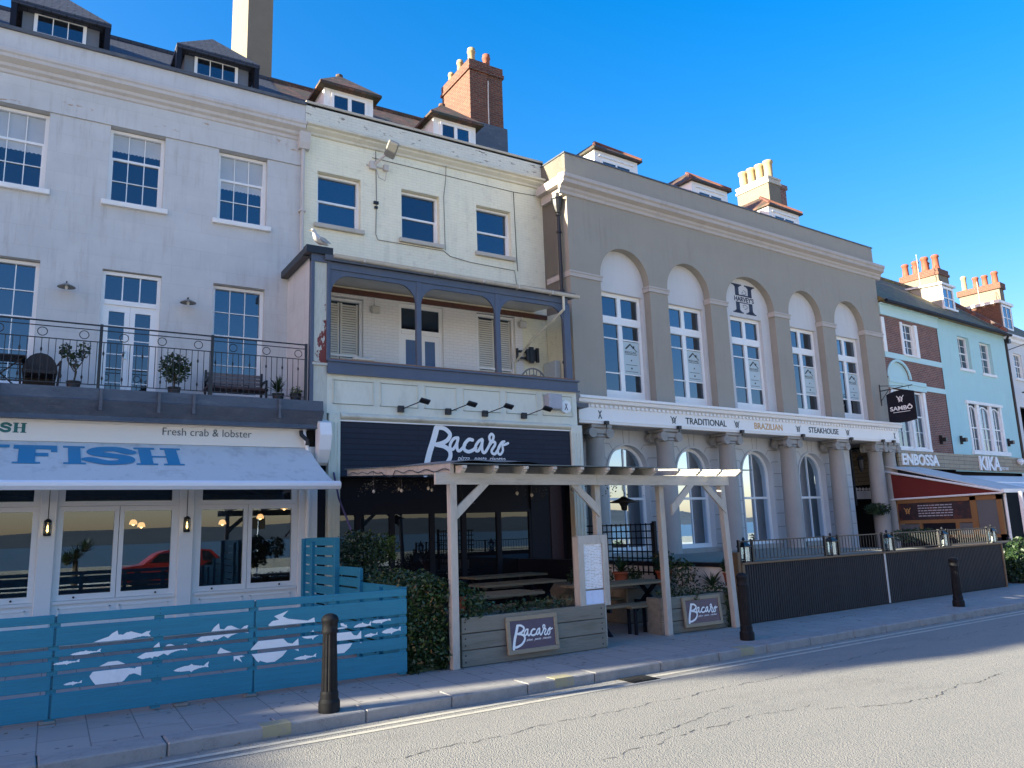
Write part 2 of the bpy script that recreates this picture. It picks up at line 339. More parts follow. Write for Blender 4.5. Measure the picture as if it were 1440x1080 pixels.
m_brickB = brick('brown_brick', (.13,.08,.07),(.18,.11,.09),(.30,.27,.26), ms=.014, bmp=.7)
m_chrend = mat('cement_chimney_render', (.185,.165,.125), .9, .12, 2.5, 25, .4, .01, dirt=(.16,.13,.09), dirt_amt=.45)
m_potR = mat('terracotta_pot', (.26,.075,.04), .75, .15, 5, 40, .2, dirt=(.2,.12,.09), dirt_amt=.4)
m_potC = mat('buff_clay_pot', (.36,.28,.15), .75, .1, 5, 40, .2, dirt=(.3,.24,.15), dirt_amt=.3)
m_glass = glass_dark('window_glass', refl=.15); m_glassS = glass_dark('shop_glass_dark', refl=.10, wob=.008)
m_glassB = glass_dark('arch_window_glass', inside=(.018,.022,.028), refl=.06, wob=.012, k=.8); m_glassC = glass_clear('shop_glass_clear', refl=.17)
m_blind = mat('white_lace_blind', (.42,.47,.52), .8, .1, 3, 120, .3)
m_shut = mat('cream_louvre_shutter', (.62,.60,.53), .6, .05, 2, 10, 0)
m_sfpaint = mat('shopfront_offwhite_paint', (.80,.82,.81), .42, .03, 3, 40, .05)
m_fasc = mat('fascia_cream_paint', (.78,.72,.62), .5, .03, 3, 40, .05)
m_fabric = mat('grey_awning_canvas', (.60,.61,.58), .85, .06, 1.5, 160, .2, .002, dirt=(.34,.34,.33), dirt_amt=.6, dirt_scale=3.5, stretch=(1,.6,1))
m_bar = mat('white_awning_bar', (.80,.82,.84), .35, .02, 3, 40, .02)
m_ink_teal = mat('painted_lettering_blue', (.025,.22,.38), .6, .05, 3, 20, 0)
m_ink_green = mat('painted_lettering_green', (.015,.13,.12), .6, .05, 3, 20, 0)
m_ink_dark = mat('painted_lettering_dark', (.03,.045,.05), .6, .05, 3, 20, 0)
m_ink_navy = mat('navy_emblem_paint', (.02,.028,.06), .6, .05, 3, 20, 0)
m_ink_gold = mat('gold_lettering', (.62,.36,.12), .55, .05, 3, 20, 0)
m_ink_white = mat('white_lettering', (.85,.86,.84), .5, .02, 3, 20, 0)
m_sign = planks('dark_navy_shiplap', (.012,.018,.035), bw=9, bh=.115, gap=.007, dark=(.004,.005,.01), var=.08, bmp=.6)
m_navydark = mat('dark_navy_paint', (.008,.010,.018), .6, .1, 3, 20, .1, spec=.25)
m_wine = mat('dark_wine_panel', (.035,.010,.014), .6, .2, 3, 20, .1)
m_wood = mat('whitewashed_timber', (.43,.41,.36), .8, .18, 3, 14, .5, .008, stretch=(3,3,.6), dirt=(.22,.19,.14), dirt_amt=.5, dirt_scale=2)
m_woodH = mat('whitewashed_beam_timber', (.45,.43,.38), .8, .16, 3, 14, .5, .008, stretch=(.6,3,3), dirt=(.22,.19,.14), dirt_amt=.5, dirt_scale=2)
m_board = mat('weathered_planter_board', (.19,.18,.145), .85, .3, 2, 9, .8, .012, stretch=(.5,4,5), dirt=(.075,.085,.045), dirt_amt=.6, dirt_scale=1.5)
m_tabletop = mat('pale_bench_timber', (.19,.155,.095), .7, .15, 3, 20, .3, stretch=(.5,4,4))
m_frameW = mat('sign_frame_timber', (.30,.245,.165), .75, .15, 3, 20, .3)
m_capping = mat('brown_timber_capping', (.17,.105,.055), .7, .15, 3, 20, .2, stretch=(.7,2,2))
m_orange = mat('stained_orange_timber', (.23,.12,.045), .6, .12, 3, 20, .2, stretch=(2,2,.7))
m_teal = mat('teal_fence_paint', (.010,.185,.28), .55, .16, 2, 18, .5, .006, stretch=(.5,2,9), dirt=(.02,.12,.19), dirt_amt=.6, dirt_scale=2.2)
m_fish = mat('pale_fish_paint', (.72,.77,.80), .55, .08, 3, 20, .05)
m_conc = mat('grey_rubble', (.22,.22,.21), .9, .2, 3, 20, .5)
m_tealwall = mat('mint_painted_render', (.42,.66,.66), .75, .06, 1.2, 30, .12, streak=.25)
m_tealtrim = mat('mint_trim_paint', (.48,.70,.70), .6, .03, 2, 30, .1)
m_palewall = mat('white_lilac_render', (.66,.66,.66), .75, .06, 1.2, 30, .12, streak=.3)
m_timb = planks('timber_cladding', (.42,.33,.22), bw=1.3, bh=.16, gap=.008, dark=(.05,.04,.03), var=.12)
m_red = mat('red_awning_side', (.13,.014,.012), .8, .08, 2, 120, .15)
m_corr = mat('black_deck_panel', (.022,.022,.024), .8, .3, 3, 30, .3, stretch=(1,1,.3), dirt=(.03,.035,.04), dirt_amt=.4, dirt_scale=4)
m_leaf = leafmat('ivy_leaves', (.010,.028,.008), (.032,.07,.018)); m_leafD = leafmat('dark_leaves', (.010,.026,.010), (.035,.07,.02))
m_leafY = leafmat('yellow_green_leaves', (.09,.13,.02), (.04,.08,.02)); m_stem = mat('brown_stem', (.07,.05,.03), .9)
m_terra = mat('flower_pot_terracotta', (.33,.09,.045), .8, .15, 5, 40, .2)
m_bollard = mat('black_cast_iron', (.006,.007,.009), .7, .3, 5, 30, .35, .004, spec=.25, dirt=(.035,.035,.035), dirt_amt=.5, dirt_scale=6)
m_warm = emis('warm_bulb', (1,.60,.22), .9); m_warm2 = emis('warm_lamp_glass', (1,.55,.22), .22)
m_cardb = mat('menu_paper', (.6,.62,.64), .7)
# ---------------------------------------------------------------- lettering helpers
def text_mb(body, x0, x1, z0, z1, y, depth=.006, bold=0, shear=0, spacing=1):
    cu = bpy.data.curves.new('t', 'FONT'); cu.body = body; cu.size = 1; cu.shear = shear; cu.space_character = spacing
    cu.offset = bold; cu.extrude = .02; cu.resolution_u = 4
    o = bpy.data.objects.new('t', cu); col.objects.link(o)
    me = bpy.data.meshes.new_from_object(o.evaluated_get(bpy.context.evaluated_depsgraph_get()))
    vs = [v.co.copy() for v in me.vertices]; fs = [tuple(p.vertices) for p in me.polygons]
    bpy.data.objects.remove(o); bpy.data.curves.remove(cu); bpy.data.meshes.remove(me)
    ax=min(v.x for v in vs); bx=max(v.x for v in vs); ay=min(v.y for v in vs); by=max(v.y for v in vs)
    mb = MB(); mb.add([(x0+(v.x-ax)/(bx-ax)*(x1-x0), y-depth*(.5+v.z*25), z0+(v.y-ay)/(by-ay)*(z1-z0)) for v in vs], fs); return mb
def smooth_line(P, n=6):
    out = []; m = len(P)
    for i in range(m-1):
        a=P[max(i-1,0)]; b=P[i]; c=P[i+1]; d=P[min(i+2,m-1)]
        for k in range(n):
            t=k/n; out.append(tuple(.5*((2*b[j])+(-a[j]+c[j])*t+(2*a[j]-5*b[j]+4*c[j]-d[j])*t*t+(-a[j]+3*b[j]-3*c[j]+d[j])*t**3) for j in range(2)))
    out.append(P[-1]); return out
def stroke(mb, P, w, y, th=.004, sm=True, ww=None):        # ribbon stroke in the x,z plane
    Q = smooth_line(P) if sm and len(P)>2 else list(P); n=len(Q); L=[]; Rr=[]
    for i,(x,z) in enumerate(Q):
        a=Q[max(i-1,0)]; b=Q[min(i+1,n-1)]; dx,dz=b[0]-a[0],b[1]-a[1]; l=math.hypot(dx,dz) or 1
        k = w*(ww(i/(n-1)) if ww else 1)/2; L.append((x-dz/l*k,z+dx/l*k)); Rr.append((x+dz/l*k,z-dx/l*k))
    vs=[(p[0],y-th-i*2e-5,p[1]) for i,p in enumerate(L)]+[(p[0],y-th-i*2e-5,p[1]) for i,p in enumerate(Rr)]; mb.add(vs,[(i,i+1,n+i+1,n+i) for i in range(n-1)])
    for (x,z),k in ((Q[0],ww(0) if ww else 1),(Q[-1],ww(1) if ww else 1)):
        mb.poly([(x+w*k/2*math.cos(a*math.pi/5), y-th*1.15, z+w*k/2*math.sin(a*math.pi/5)) for a in range(10)])
    return mb
BAC = [([(225,118),(185,270),(130,450),(95,600),(72,745)],74),([(215,112),(320,118),(398,190),(372,270),(295,322),(215,345)],52),([(215,345),(325,370),(395,435),(388,535),(305,640),(180,700),(110,705)],54),
 ([(505,242),(450,255),(402,330),(402,395),(440,398),(488,320),(508,242),(490,330),(496,410),(525,420),(565,380),(600,335)],38),
 ([(702,265),(650,262),(592,330),(588,400),(640,430),(700,410),(745,370)],44),
 ([(835,252),(790,278),(743,350),(743,408),(780,412),(825,330),(842,252),(830,350),(840,428),(875,430),(930,340),(950,290)],38),
 ([(930,340),(978,270),(998,200),(968,172),(938,215),(955,275),(1012,285),(1012,330),(968,400),(972,440),(1010,452),(1050,400),(1085,330)],36),
 ([(1150,272),(1110,288),(1060,370),(1058,440),(1090,456),(1125,400),(1120,312),(1150,318),(1203,294)],32)]
def bacaro(x0, x1, z0, z1, y):
    mb = MB(); sx=(x1-x0)/1135; sz=(z1-z0)/662
    for k, (P, wd) in enumerate(BAC): stroke(mb, [(x0+(a-70)*sx, z1-(b-85)*sz) for a,b in P], wd*(abs(sx)+sz)/2*1.05, y, th=.004+k*.0006)
    return mb
def slab(ch, x0, x1, z0, z1, y, mb):                       # fat slab-serif capitals
    X=lambda a:x0+(x1-x0)*a; Z=lambda b:z0+(z1-z0)*b
    def r(a,b,c,d): mb.box(X(a),X(b),y-.004,y,Z(c),Z(d))
    if ch=='I': r(.22,.78,.07,.93); r(0,1,0,.09); r(0,1,.91,1)
    if ch=='H':
        for o in (0,.56): r(o+.09,o+.35,.07,.93); r(o,o+.44,0,.09); r(o,o+.44,.91,1)
        r(.3,.7,.46,.54)
    if ch=='F': r(.12,.5,.07,.93); r(0,.62,0,.09); r(0,1,.80,1); r(.45,.8,.42,.6); r(.86,1,.66,.85)
    if ch=='S': stroke(mb,[(X(a),Z(b)) for a,b in ((.92,.72),(.62,.88),(.25,.82),(.2,.62),(.5,.52),(.82,.40),(.8,.18),(.42,.10),(.06,.28))],(z1-z0)*.26,y-.001)
def bull(mb, cx, cz, h, y, wd=None):                       # two linked X strokes with horns
    w_=wd or h*.13; k=h/2
    for s in (-1,1):
        stroke(mb,[(cx+s*k*.55,cz-k),(cx+s*k*.25,cz-.1*k),(cx+s*k*.75,cz+.45*k),(cx+s*k*1.15,cz+k)],w_,y); stroke(mb,[(cx+s*k*.15,cz-k*.75),(cx+s*k*.7,cz-.1*k),(cx+s*k*.2,cz+.5*k),(cx-s*k*.05,cz+.75*k)],w_,y-.001)
    return mb
# ---------------------------------------------------------------- window builder
def sash(root, x0, x1, z0, z1, y, cols=3, rows=(2,2), zm=None, fw=.07, bar=.018, sill=.11, sillm=None, blind=None, glass=None, world=True, fm=None, name='window', deep=.1, silld=.10):
    fm = fm or m_white; zm = zm or (z0+z1)/2; f = MB(); ya=y+deep-.03; yb=y+deep+.06
    f.box(x0,x0+fw,ya,yb,z0,z1); f.box(x1-fw,x1,ya,yb,z0,z1); f.box(x0+fw,x1-fw,ya,yb,z1-fw*.9,z1); f.box(x0+fw,x1-fw,ya,yb,z0,z0+fw*1.1)
    gx0,gx1=x0+fw,x1-fw
    f.box(gx0,gx1,y+deep,y+deep+.05,zm-.025,zm+.025)
    f.box(gx0,gx0+.025,y+deep+.002,y+deep+.05,z0+fw,zm-.025); f.box(gx1-.025,gx1,y+deep+.002,y+deep+.05,z0+fw,zm-.025)
    for (a,b),r in (((z0+fw*1.1,zm-.025),rows[1]),((zm+.025,z1-fw*.9),rows[0])):
        for k in range(1,cols): xx=gx0+(gx1-gx0)*k/cols; f.box(xx-bar/2,xx+bar/2,y+deep+.012,y+deep+.04,a,b)
        for k in range(1,r): zz=a+(b-a)*k/r; f.box(gx0,gx1,y+deep+.014,y+deep+.038,zz-bar/2,zz+bar/2)
    w_ = part(root, name, f, fm, world)
    g = MB(); g.quad((gx0,y+deep+.045,z0+fw),(gx1,y+deep+.045,z0+fw),(gx1,y+deep+.045,z1-fw*.9),(gx0,y+deep+.045,z1-fw*.9))
    part(w_, 'pane', g, glass or m_glass, world)
    if blind:                                              # blind hung inside, seen through the upper panes
        b = MB(); n=12; zb=blind
        for k in range(n):
            a=gx0+(gx1-gx0)*k/n; c=gx0+(gx1-gx0)*(k+1)/n; b.poly([(a,y+deep+.043,zb+.02),((a+c)/2,y+deep+.043,zb),(c,y+deep+.043,zb+.02),(c,y+deep+.043,z1-fw),(a,y+deep+.043,z1-fw)])
        part(w_, 'blind', b, m_blind, world)
    if sill: part(w_, 'sill', MB().bbox(x0-silld,x1+silld,y-.09,y+deep-.03,z0-sill,z0), sillm or m_white2, world)
    return w_
# ---------------------------------------------------------------- setting: ground, road, pavement, sea, hills
def asphalt():
    m, n, p = _base('asphalt'); c = coords(n); a = noise(n, c, 90, 3, .7); v = n.nodes.new('ShaderNodeTexVoronoi'); v.inputs['Scale'].default_value = 75; n.links.new(c, v.inputs['Vector'])
    x = mix(n, ramp(n, a, .35, .65), (.20,.195,.175,1), (.255,.248,.222,1)); x = mix(n, ramp(n, v.outputs['Distance'], .25, .5), (.30,.283,.25,1), x)
    b = noise(n, scaled(n, c, .25, 1.2, 1), 1.1, 5); x = mix(n, math_(n,'MULTIPLY', ramp(n, b, .35, .65), .45), x, (.29,.272,.24,1))
    x = mix(n, math_(n,'MULTIPLY', ramp(n, noise(n, scaled(n,c,.5,1,1), .8, 7, .7), .56, .66), .4), x, (.17,.16,.142,1))
    n.links.new(x, p.inputs['Base Color']); p.inputs['Roughness'].default_value = .82
    bump(n, p, math_(n,'ADD', v.outputs['Distance'], a), .9, .006); return m
def paving():
    m = brick('paving_slab', (.30,.28,.255),(.35,.325,.295),(.13,.12,.11), bw=.42, bh=.62, ms=.006, bmp=.3, dirt=(.19,.18,.165), dirt_amt=.5)
    n = m.node_tree; t = [q for q in n.nodes if q.type=='TEX_BRICK'][0]
    mp = n.nodes.new('ShaderNodeMapping'); mp.inputs['Rotation'].default_value=(0,0,R(91.4)); mp.inputs['Location'].default_value=(.0,-.0,0)
    n.links.new(coords(n), mp.inputs[0]); n.links.new(mp.outputs[0], t.inputs['Vector']); t.inputs['Brick Width'].default_value=.62; t.inputs['Row Height'].default_value=.405; t.offset=.5
    return m
m_asph = asphalt(); m_pave = paving()
m_kerb = mat('granite_kerb', (.27,.26,.245), .8, .25, 6, 70, .6, .006, dirt=(.12,.115,.11), dirt_amt=.5, dirt_scale=5)
m_yel = mat('worn_yellow_paint', (.31,.28,.17), .8, .15, 6, 30, .3, dirt=(.26,.25,.235), dirt_amt=1, dirt_scale=18)
m_line = mat('worn_pale_line', (.46,.43,.35), .8, .15, 6, 30, .3, dirt=(.26,.245,.22), dirt_amt=1, dirt_scale=9)
KY = lambda x: 7.56+.024*max(x,-60)                        # kerb line
g = MB(); g.quad((-400,-16,-.16),(900,-16,-.16),(900,900,-.16),(-400,900,-.16)); solo('ground', g, m_conc, kind='structure')
XS = [-60+4*i for i in range(66)]
g = MB()
for a,b in zip(XS,XS[1:]): g.quad((a,-3.2,-.105),(b,-3.2,-.105),(b,KY(b)+.05,-.105),(a,KY(a)+.05,-.105))
solo('road', g, m_asph, kind='structure')
g = MB()
for a,b in zip(XS,XS[1:]): g.quad((a,KY(a)+.33,0),(b,KY(b)+.33,0),(b,28,0),(a,28,0))
solo('pavement', g, m_pave, kind='structure')
g = MB(); x=-40.3
while x<140:
    L=.9 if x<-4 or x>30 else rnd.choice((.85,.95,1.05)); g.bbox(x+.004,x+L-.004,-.0,.33,-.2,.005+rnd.random()*.001,.012)
    x+=L
g.v=[(v[0],v[1]+KY(v[0]),v[2]) for v in g.v]; solo('kerb', g, m_kerb, kind='structure')
g = MB(); g.box(-60,200,-3.7,-3.2,-.2,.0); g.box(-60,200,-16,-3.7,-.2,-.004); solo('promenade', g, mat('promenade_concrete',(.66,.60,.50),.9), kind='structure')
for k,(o,wd) in enumerate(((.16,.075),(.33,.075))):
    g = MB(); xs=[-6+.35*i for i in range(140)]
    for a,b in zip(xs,xs[1:]): g.quad((a,KY(a)-o-wd,-.101),(b,KY(b)-o-wd,-.101),(b,KY(b)-o,-.101),(a,KY(a)-o,-.101))
    solo('road_line', g, m_line, kind='structure')
def crack(P, wd, seed, name='road_crack'):
    q = random.Random(seed); g = MB(); pts=[]
    for (a,b),(c,d) in zip(P,P[1:]):
        n=max(2,int(math.hypot(c-a,d-b)/.05)); pts += [(a+(c-a)*i/n, b+(d-b)*i/n) for i in range(n)]
    z=0; off=[]
    for _ in pts: z = z*.75+q.uniform(-.03,.03); off.append(z)
    W=[wd*q.uniform(.1,1.5) for _ in pts]
    for i in range(len(pts)-1):
        if q.random()<.22: continue
        (a,b),(c,d)=pts[i],pts[i+1]; g.quad((a,b+off[i]-W[i],-.1015),(c,d+off[i+1]-W[i+1],-.1015),(c,d+off[i+1]+W[i+1],-.1015),(a,b+off[i]+W[i],-.1015))
    solo(name, g, m_crack, kind='structure')
m_crack = mat('crack_dark', (.10,.097,.09), .95, .2, 5, 30, .2)
crack([(1.5,6.2),(3.7,6.35),(5.4,6.45),(7.55,6.55),(9.3,6.75),(14.1,7.0),(22,7.3)], .006, 3)
crack([(3.9,5.25),(4.43,5.31),(5.06,5.38),(6.11,5.43),(6.74,5.4)], .005, 4); crack([(6.6,5.2),(7.09,4.97),(7.75,4.87),(8.39,4.94),(9.64,5.07)], .006, 5); crack([(4.6,5.5),(5.2,5.62),(6.2,5.9)], .005, 6)
for x in (2.08,5.35,8.45):
    g = MB(); g.box(x-.13,x+.13,KY(x)-.004,KY(x)+.17,-.09,.0095); solo('kerb_marking', g, m_yel, kind='structure')
m_patch = mat('tarmac_patch', (.15,.146,.14), .85, .12, 3, 60, .6, .006, dirt=(.15,.145,.135), dirt_amt=.5)
def sheet(name, P, z, m_, q_=None):
    g = MB(); g.poly([(x,y,z) for x,y in P]); return solo(name, g, m_, kind='structure')
#sheet('tarmac_patch',[(5.9,4.35),(7.6,4.5),(7.5,4.05),(6.3,3.7)],-.1005,m_patch); sheet('tarmac_patch',[(12.4,5.6),(15.8,5.75),(15.9,5.2),(12.6,5.05)],-.1005,m_patch); sheet('tarmac_patch',[(-2.5,6.1),(1.0,6.3),(1.1,5.9),(-2.4,5.6)],-.1005,m_patch)
m_wet = mat('oil_stain', (.12,.115,.11), .6, .2, 5, 20, .3)
qq = random.Random(21)
for x,y,r in ((30.4,5.9,.16),):
    sheet('oil_stain',[(x+r*1.5*math.cos(a)*qq.uniform(.7,1.15),y+r*math.sin(a)*qq.uniform(.7,1.15)) for a in [i*.45 for i in range(14)]],-.1002,m_wet)
m_gum = mat('old_gum', (.14,.135,.13), .8, .1)
g = MB()
for _ in range(170):
    x=qq.uniform(-1,18); y=KY(x)+qq.uniform(.4,1.4); r=qq.uniform(.012,.028); g.poly([(x+r*math.cos(a),y+r*math.sin(a),.0015) for a in [i*.8 for i in range(8)]])
solo('gum_spots', g, m_gum, kind='structure')
g = MB()
for _ in range(230):
    x=qq.uniform(-1,18); y=KY(x)-abs(qq.gauss(0,.07)) if qq.random()<.6 else qq.choice((9.03,9.0))+qq.uniform(-.1,.02); z=-.1 if y<KY(x) else .003; a=qq.uniform(0,6.3); l=qq.uniform(.012,.03)
    g.quad((x,y,z+.002),(x+l*math.cos(a),y+l*math.sin(a),z+.004),(x+l*math.cos(a)-l*.5*math.sin(a),y+l*math.sin(a)+l*.5*math.cos(a),z+.012),(x-l*.5*math.sin(a),y+l*.5*math.cos(a),z+.006))
ll = solo('leaf_litter', g, mat('dry_leaf', (.20,.13,.06), .8, .4, 30), 'small dry leaves and litter scattered along the gutter and fence foot', 'leaf litter', kind='stuff')
dr = thing('drain_cover','cast iron gully grating set in the gutter in front of the pergola','drain cover',(6.3,KY(6.3)-.2,-.1)); g = MB(); g.box(-.2,.2,-.16,.16,0,.004); 
for k in range(6): g.box(-.16+.06*k,-.13+.06*k,-.13,.13,.004,.009)
part(dr,'grating',g,m_bollard,False)
m_water = mat('sea_water', (.01,.045,.07), .3, .2, .05, .6, .5, .2, spec=.25); m_hill = mat('hillside', (.045,.05,.055), .9, .5, .02, .1, 0, dirt=(.02,.035,.03), dirt_amt=.9, dirt_scale=.012)
g = MB(); g.quad((-3000,-3000,-1.6),(3000,-3000,-1.6),(3000,-40,-1.6),(-3000,-40,-1.6)); solo('sea', g, m_water, kind='structure')
g = MB(); g.quad((-400,-40,-1.55),(900,-40,-1.55),(900,-16,-.2),(-400,-16,-.2)); solo('beach', g, mat('beach_shingle', (.70,.62,.48), .9), kind='structure')
for yy,hh,sd_ in ((-1500,38,1),(-1000,20,5)):
    g = MB(); q=random.Random(sd_); xs=[-2600+80*i for i in range(60)]; h=hh*.6; hs=[]
    for i in xs: h=max(hh*.25,min(hh*1.3,h+q.uniform(-.2,.21)*hh)); hs.append(h)
    for i in range(59): g.quad((xs[i],yy,-3),(xs[i+1],yy,-3),(xs[i+1],yy-250,hs[i+1]),(xs[i],yy-250,hs[i])); g.quad((xs[i],yy-250,hs[i]),(xs[i+1],yy-250,hs[i+1]),(xs[i+1],yy-700,0),(xs[i],yy-700,0))
    solo('hills', g, m_hill, kind='structure', smooth=True)

# ================================================================ HOUSE 1 (grey stucco, fish restaurant)
D = 17.5
h1 = thing('terraced_house', 'grey stuccoed terraced house with a slate roof and iron balcony, above the fish restaurant shopfront', 'house', (0,D,0))
ups = [(-1.25,-.155),(.97,2.06),(3.19,4.29)]; X1 = 5.17; XL=-7.0
upsL = [(-3.5+.03,-2.38)]+ups
holes = [(a,b,8.79,10.5) for a,b in upsL]+[(a,b,4.75,7.29) for a,b in ((-3.47,-2.38),(-1.25,-.12),(3.175,4.3))]+[(.99,2.12,4.4,7.29)]
wl = MB(); wl.wall(XL,X1,3.9,10.5,D,holes,.2); wl.box(XL,X1,D-.03,D+.3,10.503,11.15); wl.box(XL,X1,D,D+.35,11.15,12.13)
part(h1,'wall',wl,m_stucco)
bd = MB(); bd.box(XL,X1-.01,D+.34,D+8,3.9,12.0); part(h1,'house_body',bd,m_dark)
cn = MB(); cn.ext([(D-.03,11.13),(D-.06,11.15),(D-.06,11.22),(D-.12,11.26),(D-.12,11.33),(D-.24,11.40),(D-.24,11.47),(D-.27,11.50),(D-.27,11.57),(D,11.64)],XL,X1-.05)
part(h1,'cornice',cn,m_trim_grey)
cp = MB(); cp.ext([(D-.06,12.13),(D-.07,12.2),(D+.2,12.24),(D+.4,12.2),(D+.4,12.13)],XL,X1); cp.ext([(D+.1,12.24),(D+.1,12.30),(D+.5,12.32),(D+.5,12.24)],XL,X1); part(h1,'parapet_coping',cp,m_lead)
for i,(a,b) in enumerate(upsL): sash(h1,a,b,8.79,10.48,D,3,(1,2),zm=9.83,deep=.17,blind=(9.62,9.62,10.02,9.62)[i])
for a,b in ((-3.47,-2.38),(-1.25,-.12),(3.175,4.3)): sash(h1,a,b,4.76,7.27,D,3,(2,2),zm=6.13,sill=.08,deep=.17)
# French doors with transom
fr = MB(); x0,x1=.99,2.12; y=D+.08
fr.box(x0,x0+.07,y,y+.08,4.4,7.27); fr.box(x1-.07,x1,y,y+.08,4.4,7.27); fr.box(x0+.07,x1-.07,y,y+.08,7.2,7.27); fr.box(x0+.07,x1-.07,y-.02,y+.08,6.56,6.66)
for k in (1,2): xx=x0+.07+(x1-x0-.14)*k/3; fr.box(xx-.012,xx+.012,y+.02,y+.06,6.66,7.2)
dr = part(h1,'door_frame',fr,m_white)
part(dr,'pane',MB().quad((x0+.07,y+.05,6.66),(x1-.07,y+.05,6.66),(x1-.07,y+.05,7.2),(x0+.07,y+.05,7.2)),m_glass)
for s,(a,b) in enumerate(((1.06,1.553),(1.557,2.05))):
    f = MB(); f.box(a,a+.1,y+.01,y+.06,4.42,6.56); f.box(b-.1,b,y+.01,y+.06,4.42,6.56); f.box(a+.1,b-.1,y+.01,y+.06,6.42,6.56); f.box(a+.1,b-.1,y+.01,y+.06,4.42,4.62)
    for k in range(1,6): zz=4.62+1.8*k/6; f.box(a+.1,b-.1,y+.03,y+.05,zz-.01,zz+.01)
    d = part(h1,'balcony_door',f,m_white)
    part(d,'pane',MB().quad((a+.1,y+.04,4.62),(b-.1,y+.04,4.62),(b-.1,y+.04,6.42),(a+.1,y+.04,6.42)),m_glass)
    if s==0: part(d,'handle',MB().box(b-.07,b-.03,y-.02,y+.01,5.42,5.6).tube([(b-.05,y-.02,5.55),(b-.05,y-.05,5.55),(b-.15,y-.05,5.55)],.009,6),mat('brushed_steel',(.5,.5,.5),.3,metal=1))
# roof and dormers
RF = MB(); RF.quad((XL,D+.5,12.15),(X1,D+.5,12.15),(X1,D+3.6,14.78),(XL,D+3.6,14.78)); RF.quad((XL,D+3.6,14.78),(X1,D+3.6,14.78),(X1,D+7.5,12),(XL,D+7.5,12))
RF.tube([(XL,D+3.6,14.8),(X1,D+3.6,14.8)],.07,8); part(h1,'roof',RF,m_slate)
m_dormg = mat('grey_dormer_cladding',(.16,.18,.21),.6,.1)
for dx in (-4.2,-.83,2.5):
    d = MB(); y=D+1.0; d.box(dx,dx+1.5,y,y+1.9,11.9,13.36); dm = part(h1,'dormer',d,m_dormg)
    r_ = MB(); r_.cone_roof(dx-.22,dx+1.72,y-.25,y+2.4,13.36,(dx+.75,y+.8),(dx+.75,y+3.2),14.4,.1); part(dm,'dormer_roof',r_,m_slate)
    r_ = MB(); r_.box(dx-.21,dx-.1,y-.24,y+.0,12.2,13.27); r_.box(dx+1.6,dx+1.71,y-.24,y+.0,12.2,13.27); part(dm,'barge_board',r_,m_navydark)
    f = MB(); a,b,c,e=dx+.22,dx+1.24,12.78,13.34
    f.box(a,a+.07,y-.04,y+.02,c,e); f.box(b-.07,b,y-.04,y+.02,c,e); f.box(a+.07,b-.07,y-.04,y+.02,e-.09,e); f.box(a+.07,b-.07,y-.035,y+.02,c,c+.05)
    for k in (1,2): xx=a+.07+(b-a-.14)*k/3; f.box(xx-.01,xx+.01,y-.03,y+.01,c+.05,e-.09)
    fw_=part(dm,'dormer_frame',f,m_white); 
    p_=MB().quad((a+.07,y-.012,c+.05),(b-.07,y-.012,c+.05),(b-.07,y-.012,e-.09),(a+.07,y-.012,e-.09)); part(dm,'pane',p_,m_glass)
ch = MB(); ch.box(4.80,5.56,22.5,24.9,12.8,20.5); part(h1,'chimney',ch,m_chrend)
# rainwater pipe
pp = MB(); pp.tube([(5.10,D-.10,11.0),(5.10,D-.10,4.6)],.045,10); pp.ext([(D-.22,11.05),(D-.25,11.3),(D-.27,11.32),(D-.02,11.32),(D-.02,11.05),(D-.05,10.9),(D-.17,10.9)],4.98,5.24)
for zz in (9.3,7.6): pp.box(5.03,5.17,D-.16,D,zz,zz+.04)
part(h1,'rainwater_pipe',pp,m_trim_grey)
# balcony slab and railing
sl = MB(); sl.ext([(15.42,4.40),(15.40,4.20),(15.36,4.18),(15.44,4.05),(15.52,3.92),(15.5,3.84),(15.9,3.84),(17.5,4.2),(17.5,4.40)],XL,5.02); 
for x in (-2.2,-.6,.95,1.9,2.5,4.1): sl.box(x,x+.05,15.35,15.44,4.0,4.39)
part(h1,'balcony_slab',sl,m_lead)
RY=15.62; rl = MB(); rl.box(XL,4.72,RY-.012,RY+.012,5.585,5.61); rl.box(XL,4.72,RY-.01,RY+.01,5.50,5.515); rl.box(XL,4.72,RY-.01,RY+.01,5.28,5.295); rl.box(XL,4.72,RY-.01,RY+.01,4.49,4.505)
x=-6.9; k=0
while x<4.65:
    if min(abs(x-p) for p in (-2.0,.93,2.86,4.71))>.03: 
        rl.box(x-.006,x+.006,RY-.006,RY+.006,4.49,5.29)
        if k%3==1:
            for zz in (5.08,4.62): rl.lathe([(.006,-.045),(.018,-.012),(.018,.012),(.006,.045)],(x,RY,zz),6)
    if k%6==4: rl.tube([(x+.075*math.cos(a*math.pi/8), RY, 5.40+.075*math.sin(a*math.pi/8)) for a in range(16)],.008,5,True)
    x+=.108; k+=1
rr = part(h1,'balcony_railing',rl,m_black)
for x in (-2.0,.93,2.86,4.71): part(rr,'railing_post',MB().box(x-.025,x+.025,RY-.025,RY+.025,4.40,5.62),m_black)
